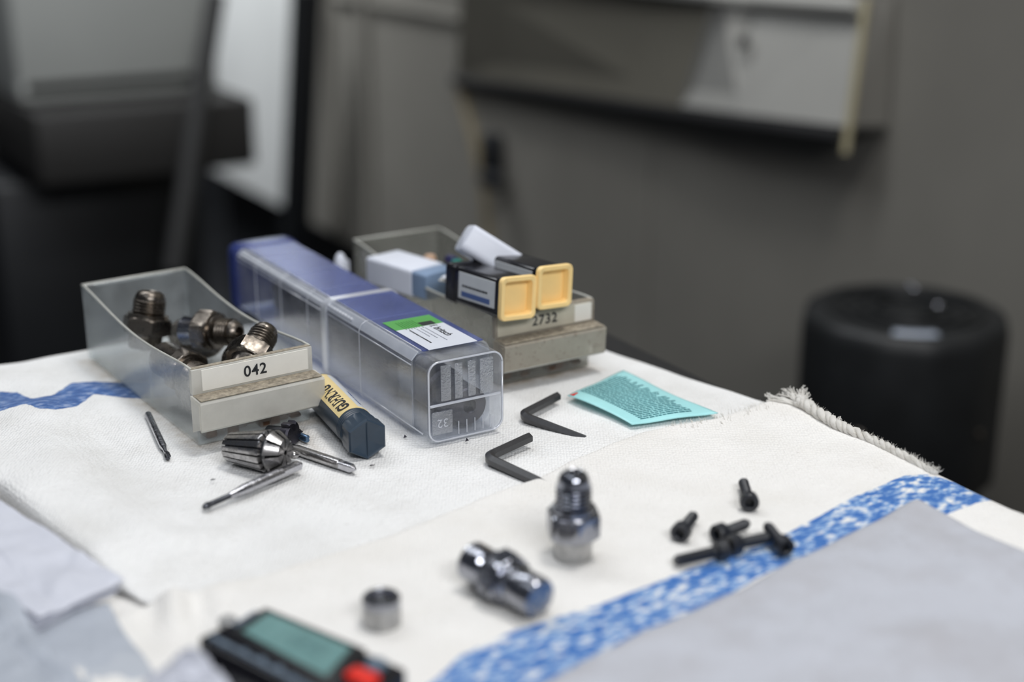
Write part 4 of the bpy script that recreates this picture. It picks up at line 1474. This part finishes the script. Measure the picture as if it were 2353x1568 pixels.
# toothed slotting cutter behind the collet
sa_, sb2 = at(668, 992, 7.6), at(640, 985, 5.0)
t3 = thing('toothed_slot_cutter', 'dark toothed cutter head poking up behind the collet nose', 'cutter', None, M=axis_frame(at(672, 996, 5.8), at(600, 990, 4.0)))
MB().lathe([(1.2, -1.2), (4.8, -1.0), (5.4, 0), (5.4, 3.2), (3.0, 3.8)], 60, shape=lambda a, z: 1 - 0.26 * ((a * 6 / (2 * PI)) % 1.0)).build('toothed_head', M_tool_dark, t3, 25)
MB().lathe([(2.6, 3.0), (2.6, 12), (2.4, 12.4)], 24).build('shank', M_carbide_dark, t3)
t4 = thing('short_drill_bit', 'small bluish fluted bit lying behind the collet and toothed cutter', 'drill bit', None, M=axis_frame(at(707, 1010, 2.2), at(676, 996, 2.6)))
MB().lathe([(1.4, 0), (1.6, 0.4), (1.6, 5.5), (1.3, 6)], 40, shape=flute(1.6, 0.5, 2, 0.5)).build('flutes', plain('blue_coated_steel', (0.10, 0.17, 0.27), 0.3, metal=0.8), t4, 50)
MB().lathe([(1.9, 5.8), (2.6, 6.6), (2.6, 12)], 24).build('shank', M_tool_dark, t4)
t5 = thing('centre_punch_tip', 'tiny pointed steel tip beside the collet nose', 'bit', None, M=axis_frame(at(689, 1047, 2.4), at(672, 1046, 2.6)))
MB().lathe([(0.05, 0), (1.5, 1.6), (1.6, 2.2), (1.6, 6)], 24).build('point', M_chrome, t5)
t6 = thing('stray_bit', 'dark pointed bit behind the collet beside the bluish bit', 'bit', None, M=axis_frame(at(697, 991, 3.2), at(680, 997, 2.6)))
MB().lathe([(0.05, 0), (1.2, 1.8), (1.4, 2.4), (1.4, 7)], 24, shape=flute(1.4, 0.6, 2, 0.4)).build('point', M_tool_dark, t6)

# small cutter at the left
la, lb_ = at(387, 1052, 1.5), at(340, 952, 1.8)
t7 = thing('small_end_mill', 'thin steel cutter lying alone left of the drawer numbered 042', 'end mill', None, M=axis_frame(la, lb_))
L7 = (lb_ - la).length
MB().lathe([(0.2, 0), (1.1, 0.2), (1.25, 0.8), (1.25, 4.0), (0.9, 4.6)], 40, cap=False, shape=flute(1.25, 0.9, 2, 0.4)).build('cutting_tip', M_carbide_dark, t7, 60)
MB().lathe([(0.85, 4.0), (0.85, 9.0), (1.5, 12.5), (1.5, L7 - 0.6), (1.2, L7), (0.1, L7)], 28, cap=False).build('shank', M_carbide, t7)


# ------------------------------------------------------------------ hex keys
def hex_key(label, corner, tip, other, r, z_t, dip):
    """short arm corner->tip, long arm corner->other"""
    c, t_, o_ = Vector(corner), Vector(tip), Vector(other)
    root = thing('hex_key', label, 'hex key', (c.x, c.y, 0), group=None)
    d1, d2 = (t_ - c).normalized(), (o_ - c).normalized()
    br = 5.2
    pts = [t_]
    pts.append(c + d1 * (br + 0.3))
    for i in range(1, 10):
        s_ = i / 10
        pts.append(((1 - s_) ** 2) * (c + d1 * br) + 2 * s_ * (1 - s_) * c + s_ * s_ * (c + d2 * br))
    pts.append(c + d2 * (br + 0.3))
    pts.append(o_)
    off = Vector((c.x, c.y, 0))
    MB().tube([p_ - off for p_ in pts], r, 6, True, None, PI / 6).build('bent_bar', M_key, root, 25)
    e = (t_ - c).normalized()
    return root
hex_key('black hex key lying nearer the sachet, its long arm sinking into the pile', at(1196, 955, 2.6), at(1281, 911, 3.0), at(1345, 1012, -2.6), 2.15, 0, 0)
hex_key('black hex key nearer the camera, tucked under the cream towel edge', at(1116, 1052, 2.7), at(1216, 1006, 3.2), at(1262, 1120, 0.6), 2.3, 0, 0)

# ------------------------------------------------------------------ turquoise sachet
sac = thing('turquoise_sachet', 'flat turquoise sachet covered in small dark print beside the hex keys', 'sachet', (345, 490, 0))
A_, B_, C_, D_ = at(1304, 914, 1.6), at(1452, 981, 1.0), at(1650, 955, 0.4), at(1432, 857, 1.2)
# A left corner, B near corner, C right corner, D far corner
def sach(s_, t_):
    p = A_.lerp(B_, s_).lerp(D_.lerp(C_, s_), t_)
    pillow = 1.1 * math.sin(PI * min(max(s_, 0), 1)) ** 0.6 * math.sin(PI * min(max(t_, 0), 1)) ** 0.6
    wave = 0.7 * math.sin(s_ * 7 + 1) * (0.4 + 0.6 * t_) + 0.35 * math.sin(t_ * 9 + s_ * 3)
    return Vector((p.x - 345, p.y - 490, p.z + 0.9 + pillow + wave * 0.6 + 1.2 * (1 - t_) * math.sin(PI * s_)))
n1, n2 = 30, 30
vs = [sach(i / n1, j / n2) for i in range(n1 + 1) for j in range(n2 + 1)]
fs = [(i * (n2 + 1) + j, (i + 1) * (n2 + 1) + j, (i + 1) * (n2 + 1) + j + 1, i * (n2 + 1) + j + 1) for i in range(n1) for j in range(n2)]
so_ = MB().add(vs, fs).build('foil', M_teal, sac, 180)
md = so_.modifiers.new('thick', 'SOLIDIFY'); md.thickness = 0.0003; md.offset = -1
prt = MB()
rp = random.Random(11)
rows = 27
for k in range(rows):
    s_ = 0.06 + 0.86 * k / (rows - 1)
    t_ = 0.16
    tmax = 0.86 - 0.12 * rp.random()
    while t_ < tmax:
        ln = rp.uniform(0.02, 0.075)
        e1 = min(t_ + ln, tmax)
        hh = 0.0085
        q_ = []
        for m_ in range(3):
            tt = t_ + (e1 - t_) * m_ / 2
            for ds in (-hh, hh):
                q_.append(sach(s_ + ds, tt) + Vector((0, 0, 0.12)))
        prt.add(q_, [(0, 1, 3, 2), (2, 3, 5, 4)])
        t_ = e1 + rp.uniform(0.006, 0.014)
prt.build('small_print', M_teal_ink, sac, 0)['kind'] = 'stuff'
rd = MB()
rd.add([sach(0.015, 0.02) + Vector((0, 0, .14)), sach(0.08, 0.02) + Vector((0, 0, .14)), sach(0.07, 0.11) + Vector((0, 0, .14)), sach(0.045, 0.11) + Vector((0, 0, .14)), sach(0.035, 0.06) + Vector((0, 0, .14)), ], [(0, 1, 2, 3, 4)])
rd.build('red_mark', M_red, sac, 0)


# ------------------------------------------------------------------ socket head screws
def make_screw(head, tip, label, group=None):
    head, tip = Vector(head), Vector(tip)
    d = (tip - head).normalized()
    L = (tip - head).length
    root = thing('socket_head_screw', label, 'screw', None, M=axis_frame(head - d * 1.5, tip), group=group)
    MB().lathe([(1.7, 2.0), (1.75, 0.2), (2.0, 0), (3.2, 0), (3.5, 0.4), (3.5, 3.8), (3.3, 4.0), (1.9, 4.1)], 36, cap=False).build('head', M_black_oxide, root)
    MB().lathe([(0.05, 2.1), (1.75, 2.1)], 6, cap=False).build('socket', M_rubber, root)
    Lt = L + 1.5
    MB().lathe([(1.95, 4.0), (1.95, 5.5)] + thread_profile(1.98, 5.6, Lt - 0.8, 0.7, 0.3) + [(1.4, Lt), (0.1, Lt)], 24, cap=False).build('thread', M_black_oxide, root, 60)
    return root
zt = 3.2
make_screw(at(1722, 1154, zt + 3.6), at(1708, 1108, zt + 2.6), 'black socket head screw lying farthest from the camera, apart from the pile')
make_screw(at(1564, 1224, zt + 3.6), at(1595, 1184, zt + 2.8), 'black socket head screw lying alone left of the pile')
PG = 'four black screws in a pile on the blue stripe'
make_screw(at(1652, 1227, zt + 3.4), at(1718, 1203, zt + 2.8), 'black screw at the back of the pile, shank towards upper right', PG)
make_screw(at(1661, 1264, zt + 3.6), at(1550, 1290, zt + 2.6), 'black screw at the front of the pile, shank pointing left', PG)
make_screw(at(1684, 1252, zt + 3.6), at(1775, 1233, zt + 2.8), 'black screw in the middle of the pile, shank pointing right', PG)
make_screw(at(1802, 1256, zt + 3.8), at(1762, 1208, zt + 5.0), 'black screw at the right of the pile, head nearest the grey cloth', PG)

# ------------------------------------------------------------------ contents of the second drawer
def box_between(name, label, cat, a, b, hx_, hy_, bev, mat, roll=0.0):
    root = thing(name, label, cat, None, M=axis_frame(a, b, roll))
    L = (Vector(b) - Vector(a)).length
    return root, L

def cutter_box(label, cap_c, direc, roll, mlab):
    cap_c = Vector(cap_c)
    d = Vector(direc).normalized()
    # frame: z along d (away from the cap), x sideways, y up
    zx = d
    xx = Vector((0, 0, 1)).cross(zx).normalized() * -1
    yy_ = zx.cross(xx)
    R_ = Matrix((xx, yy_, zx)).transposed().to_4x4()
    M = Matrix.Translation(Vector((cap_c.x, cap_c.y, cap_c.z + TZ)) * S) @ R_ @ Matrix.Rotation(roll, 4, 'Z')
    root = thing('cutter_box', label, 'box', None, M=M, group='yellow-capped cutter boxes on the drawer')
    # cap: rounded square tray with a raised border
    h = 10.0
    border = MB()
    o1, i1 = rrect(h, h, 2.6, 5), rrect(h - 2.0, h - 2.0, 1.6, 5)
    m = len(o1)
    vs = [(p_[0] * .84, p_[1] * .84, 5.0) for p_ in o1] + [(p_[0] * .84, p_[1] * .84, 2.3) for p_ in o1] + [(p_[0], p_[1], 2.3) for p_ in o1] + [(p_[0], p_[1], 0.5) for p_ in o1] + [(p_[0] * 0.97, p_[1] * 0.97, 0) for p_ in o1] \
        + [(p_[0] * 1.02, p_[1] * 1.02, 0) for p_ in i1] + [(p_[0] * 0.97, p_[1] * 0.97, 0.4) for p_ in i1] + [(p_[0] * 0.93, p_[1] * 0.93, 4.4) for p_ in i1]
    fs = []
    for j in range(7):
        for i in range(m):
            fs.append((j * m + i, j * m + (i + 1) % m, (j + 1) * m + (i + 1) % m, (j + 1) * m + i))
    fs.append(tuple(7 * m + i for i in range(m)))
    fs.append(tuple(reversed(range(m))))
    bm = bmesh.new()
    bv = [bm.verts.new(v) for v in vs]
    for f in fs:
        bm.faces.new([bv[i] for i in f])
    bmesh.ops.recalc_face_normals(bm, faces=bm.faces[:])
    MB().bm(bm).build('cap', M_yellow, root, 40)
    MB().prism(rrect(8.8, 8.8, 2.2, 4), 4.9, 44, None, 0.5, 2).build('body', M_black_pl, root, 40)
    MB().prism(rrect(9.2, 9.2, 2.2, 4), 38, 45, None, 0.4, 2).build('end_band', M_black_pl, root, 40)
    oc, ic = rrect(9.1, 9.1, 2.3, 5), rrect(8.5, 8.5, 2.2, 5)
    vs = [(p_[0], p_[1], 2.4) for p_ in oc] + [(p_[0], p_[1], 6.0) for p_ in oc] + [(p_[0], p_[1], 6.0) for p_ in ic] + [(p_[0], p_[1], 2.4) for p_ in ic]
    MB().add(vs, [(j * m + i, j * m + (i + 1) % m, ((j + 1) % 4) * m + (i + 1) % m, ((j + 1) % 4) * m + i) for j in range(4) for i in range(m)]).build('collar', M_black_pl, root, 40)
    if mlab:
        for sx in (-1, 1):
            MB().box((sx * 8.86, -0.8, 20.5), (0.3, 12.2, 28), 0.1, 1).build('side_label', M_label_pale, root)
            q_ = MB()
            q_.box((sx * 9.05, 3.0, 21), (0.1, 2.4, 22))
            q_.build('blue_print', M_ink_blue, root, 0)
            q_ = MB()
            dz = 12
            while dz < 30:
                ln = random.uniform(0.8, 2.4)
                q_.box((sx * 9.05, -0.8, dz + ln / 2), (0.1, 0.9, ln))
                dz += ln + 0.4
            q_.build('small_print', M_ink, root, 0)['kind'] = 'stuff'
    return root
dirv = Vector((-0.12, 0.99, -0.04))
cutter_box('yellow-capped black cutter box, the left and lower of the two', at(1193, 686, 44.0) , dirv, math.radians(5), True)
cutter_box('yellow-capped black cutter box, the right and higher of the two', at(1277, 660, 46.0), Vector((-0.12, 0.99, -0.03)), math.radians(4), True)

# white plastic tube sticking up
wa, wb_ = at(1066, 545, 62), at(1195, 625, 44)
root = thing('white_plastic_tube', 'white plastic tube sticking up at a slant from the drawer numbered 2732', 'tube', None, M=axis_frame(wb_, wa, 0.3))
Lw = (wa - wb_).length
MB().prism(rrect(7.4, 7.0, 3.0, 4), -22, Lw, None, 1.2, 2).build('body', M_white_pl, root, 40)
# pale box with blue-grey end lying in the drawer
b1, b2 = at(1010, 652, 31), at(880, 612, 31)
root = thing('pale_plastic_box', 'pale bluish plastic box with blue-grey end lying in the dusty drawer', 'box', None, M=axis_frame(b1, b2))
Lb = (b2 - b1).length
MB().prism(rrect(11, 7, 1.5, 3), 9, Lb, None, 0.6, 2).build('pale_body', M_white_pl, root, 40)
MB().prism(rrect(10.5, 6.6, 1.5, 3), -2, 9.5, None, 0.6, 2).build('blue_end', M_blue_grey, root, 40)
pa = at(1110, 640, 38)
root = thing('white_slip', 'folded white paper slip beneath the white tube in the drawer', 'paper', (pa.x, pa.y + 6, 36.0), (0.05, 0.0, 0.6))
MB().box((0, 0, 0), (24, 30, 0.5), 0.1, 1).build('lower_leaf', M_card, root)
MB().box((0, 0, 1.0), (24, 28, 0.4), 0.1, 1, Matrix.Rotation(0.05, 4, 'X')).build('upper_leaf', M_white_pl, root)
pg = at(1040, 600, 36)
root = thing('iridescent_bit', 'small dark bit with green and violet sheen in the dusty drawer', 'bit', None, M=axis_frame(at(1055, 607, 38), at(1015, 590, 36)))
MB().lathe([(0.5, 0), (2.4, 0.6), (2.6, 5)], 24, shape=flute(2.6, .3)).build('green_tip', plain('green_teal_plastic', (0.05, 0.33, 0.26), 0.25), root)
MB().lathe([(2.6, 4.5), (3.0, 6), (3.0, 13), (2.2, 14)], 24).build('dark_body', plain('dark_violet_plastic', (0.03, 0.03, 0.09), 0.25), root)
pg = at(988, 602, 33)
root = thing('tan_plug', 'small tan plug lying in the dusty drawer by the iridescent bit', 'plug', (pg.x, pg.y, 30.5))
MB().lathe([(2.6, 0), (3.2, 0.5), (3.2, 5), (2.4, 6.2), (0.2, 6.4)], 24).build('plug_body', plain('tan_plastic', (0.55, 0.36, 0.24), 0.5), root)
# white cylinder standing between tube and drawer
pw_ = Vector((290.5, 676, 0))
root = thing('white_pen_cap', 'white rounded cap standing between the clear tube and dusty drawer', 'cap', (292.5, 683, 0.3))
MB().lathe([(3.4, 0), (3.6, 0.5), (3.3, 25), (2.6, 29), (1.2, 31), (0.1, 31.4)], 28).build('cap_body', M_white_pl, root)
MB().tube([(3.4, 0, 8), (4.6, 0, 9), (4.4, 0, 26), (3.0, 0, 27)], 0.7, 6).build('clip', M_white_pl, root)

# ------------------------------------------------------------------ digital calliper
K0 = at(600, 1388, 14.5)
K1 = at(932, 1527, 14.5)
K2 = at(446, 1461, 14.5)
ex = (K1 - K0).normalized()
cal = thing('digital_calliper', 'black digital calliper with green-grey display and red button at bottom edge', 'calliper', None,
            M=Matrix.Translation(Vector((K0.x, K0.y, TZ)) * S) @ Matrix.Rotation(math.atan2(ex.y, ex.x), 4, 'Z'))
ci = cal.matrix_world.inverted()
def loc_(p):
    q_ = ci @ (Vector((p.x, p.y, p.z + TZ)) * S)
    return q_ / S
LX = (K1 - K0).length
l2 = loc_(K2)
WYc = -l2.y                       # width of the head across
bw = WYc
poly = [(0.8, 0), (LX, 0), (LX + 1.5, -2), (LX + 1.5, -bw + 8), (LX - 4, -bw - 2), (l2.x + 3, -bw), (l2.x * 0.98, -bw + 1.5)]
MB().prism(poly, 4.0, 13.2, None, 0.9, 3).build('housing', M_black_pl, cal, 40)
sc_ = [loc_(at(u, v, 14.5)) for (u, v) in ((556, 1450), (618, 1408), (808, 1487), (748, 1552))]
cx = sum(p_.x for p_ in sc_) / 4
cyy = sum(p_.y for p_ in sc_) / 4
bezel = [(cx + (p_.x - cx) * 1.22, cyy + (p_.y - cyy) * 1.34) for p_ in sc_]
MB().prism(bezel, 12.8, 14.0, None, 0.4, 2).build('bezel', M_rubber, cal, 40)
MB().prism([(p_.x, p_.y) for p_ in sc_], 13.9, 14.4, None, 0.15, 1).build('display', M_lcd, cal, 40)
e1 = (sc_[2] - sc_[1]).normalized()
dgM = Matrix.Translation((cx, cyy, 14.45)) @ Matrix.Rotation(math.atan2(e1.y, e1.x), 4, 'Z')
dg = MB()
def seg7(mb_, x0, ch, hh=5.2, ww=2.9, th=0.55):
    on = {'0': 'abcdef', '8': 'abcdefg', '3': 'abgcd', '7': 'abc', '2': 'abged', '1': 'bc', '5': 'afgcd'}[ch]
    pos = {'a': (ww / 2, hh, ww, th), 'g': (ww / 2, hh / 2, ww, th), 'd': (ww / 2, 0, ww, th), 'f': (0, hh * .75, th, hh / 2), 'b': (ww, hh * .75, th, hh / 2), 'e': (0, hh * .25, th, hh / 2), 'c': (ww, hh * .25, th, hh / 2)}
    for k in on:
        x, y, w_, h_ = pos[k]
        mb_.box((x0 + x, y - hh / 2, 0), (w_, h_, 0.08), 0, 1, dgM)
for i, ch in enumerate('000'):
    seg7(dg, -1.0 + i * 4.3, ch)
dg.build('display_digits', plain('lcd_segment_grey', (0.07, 0.15, 0.16), 0.4), cal, 0)
pr1 = loc_(at(832, 1548, 16))
MB().box((pr1.x, pr1.y, 14.6), (9.5, 6.0, 3.0), 1.2, 3, Matrix.Identity(4)).build('red_button', M_red, cal, 50)
pb1 = loc_(at(864, 1517, 15.5))
MB().lathe([(3.3, 0), (3.3, 1.2), (2.6, 1.9), (0.1, 2.1)], 28, Matrix.Translation((pb1.x, pb1.y, 13.0))).build('round_button', M_button, cal)
# raised frame line along the near side and logo strip on the far left edge
l_a, l_b = loc_(at(486, 1462, 14)), loc_(at(690, 1568, 14))
MB().tube([(l_a.x, l_a.y, 13.4), (l_b.x, l_b.y, 13.4), (l_b.x + 6, l_b.y - 0.5, 13.4)], 0.95, 8).build('frame_rail', M_button, cal)
for k, (u, v) in enumerate(((515, 1478), (558, 1496), (600, 1515), (640, 1535), (668, 1556))):
    q_ = loc_(at(u, v, 14))
    MB().lathe([(1.3, 0), (1.3, 0.9), (0.9, 1.2), (0.1, 1.3)], 16, Matrix.Translation((q_.x, q_.y, 13.0))).build('stud', M_button, cal)
q0, q1 = loc_(at(540, 1435, 14)), loc_(at(592, 1402, 14))
dd_ = q1 - q0
MB().box((0, 0, 0), (dd_.length, 2.2, 0.3), 0.1, 1, Matrix.Translation(((q0.x + q1.x) / 2, (q0.y + q1.y) / 2, 13.4)) @ Matrix.Rotation(math.atan2(dd_.y, dd_.x), 4, 'Z')).build('printed_strip', M_button, cal)
# slide, beam and jaws (steel)
MB().box((LX / 2 + 24, -bw + 4, 6.6), (LX + 30, 16, 3.0), 0.3, 1).build('beam', M_steel_plate, cal)
q_ = loc_(at(515, 1425, 12))
MB().lathe([(2.6, 0), (2.8, 0.6), (2.8, 4.6), (2.2, 5.2), (0.1, 5.3)], 24, Matrix.Translation((q_.x + 1.0, q_.y + 0.5, 7.5))).build('lock_screw', M_fit_matt, cal)
MB().prism([(l2.x + 2, -bw + 3), (LX, -bw + 3), (LX, -bw - 22), (l2.x + 6, -bw - 22)], 3.2, 10.5, None, 0.8, 2).build('lower_housing', M_black_pl, cal, 40)


# ------------------------------------------------------------------ plastic sheets and bags, lower left
def film(name_, label, cat, corners, n, amp, mat, seed, layers=1, z_off=0.0, fold=None, thick=0.25, part='sheet'):
    """corners: 4 bench points a,b,c,d ; bilinear patch with creases"""
    a, b, c, d_ = [Vector(q_) for q_ in corners]
    cen = (a + b + c + d_) / 4
    root = thing(name_, label, cat, (cen.x, cen.y, 0))
    for ly in range(layers):
        s = np.linspace(0, 1, n)
        U_, V_ = np.meshgrid(s, s, indexing='ij')
        def bl(k):
            return (a[k] * (1 - U_) + b[k] * U_) * (1 - V_) + (d_[k] * (1 - U_) + c[k] * U_) * V_
        X_, Y_, Z_ = bl(0), bl(1), bl(2)
        cr = 0
        r_ = np.random.default_rng(seed + ly)
        for k in range(7):            # sharp straight creases
            ang = r_.uniform(0, PI)
            off = r_.uniform(-0.4, 0.4)
            dline = (U_ - 0.5) * math.cos(ang) + (V_ - 0.5) * math.sin(ang) - off
            cr = cr + r_.uniform(0.3, 1.0) * np.exp(-np.abs(dline) / 0.035) * (1 if r_.random() < 0.6 else -0.6)
        Z_ = Z_ + amp * (0.5 * vnoise(X_, Y_, 14, seed + ly) + 0.35 * vnoise(X_, Y_, 6, seed + 3 + ly) + 0.55 * cr) + ly * 1.0 + z_off
        X_ = X_ + 0.8 * vnoise(U_ * 30, V_ * 30, 8, seed + 7) + ly * 0.9
        Z_ = np.maximum(Z_, -3.4 + ly * 0.8)
        grid_mesh(part, X_ - cen.x, Y_ - cen.y, Z_, mat, root, None, thick)
    return root

film('white_plastic_sheet', 'folded white plastic sheet lying flat at the left edge below the fold', 'plastic sheet',
     [at(-160, 1060, 5), at(275, 1352, 5), at(78, 1446, 5), at(-330, 1120, 5)], 60, 1.9, M_pale_film, 21, 3)
film('clear_plastic_bag', 'hazy clear plastic bag below the white plastic sheet in the corner', 'plastic bag',
     [at(60, 1440, 2.0), at(240, 1395, 2.0), at(400, 1640, 2.0), at(60, 1700, 2.0)], 60, 0.8, M_clear_film, 31, 2)
film('grey_plastic_bag', 'greyish creased plastic bag in the bottom left corner of the photo', 'plastic bag',
     [at(-120, 1290, 9), at(30, 1385, 9), at(190, 1620, 8), at(-160, 1640, 8)], 60, 2.2, M_clear_film, 41, 2)
film('crumpled_plastic_bag', 'crumpled whitish plastic bag pushed against the calliper at bottom', 'plastic bag',
     [at(330, 1560, 10), at(440, 1480, 24), at(540, 1600, 16), at(340, 1680, 10)], 60, 3.6, M_pale_film, 55, 2)

# ------------------------------------------------------------------ metal chips
for (u, v, s_, lab) in ((930, 1005, 1.0, 'tiny dark metal chip in front of the clear tube, left one'), (1072, 1013, 1.1, 'tiny dark metal chip under the near end of the clear tube'),
                        (488, 1105, 0.8, 'tiny curled metal chip left of the long necked cutter'), (854, 1072, 0.9, 'tiny curled metal chip below the case cap'),
                        (1150, 870, 0.6, 'speck of swarf beside the dusty drawer')):
    p_ = at(u, v, 0.6)
    root_m = MB()
    if 'curled' in lab:
        root_m.tube([(s_ * 1.2 * math.cos(a) + a * 0.12, s_ * 0.7 * math.sin(a), 0.25 + 0.1 * a) for a in np.linspace(0.3, 5.2, 12)], 0.16, 4)
    else:
        root_m.add([(-0.8 * s_, -0.4, 0), (0.9 * s_, -0.5, 0.1), (0.2, 0.6 * s_, 0.1), (0.0, 0, 1.3 * s_), (0.5, 0.3, 0.5)], [(0, 1, 3), (1, 4, 3), (4, 2, 3), (2, 0, 3), (0, 2, 4, 1)])
    tag(root_m.build('metal_chip', M_tool_dark, None, 0), lab, 'chip', 'metal chips on the towel', (p_.x, p_.y, 0.5))
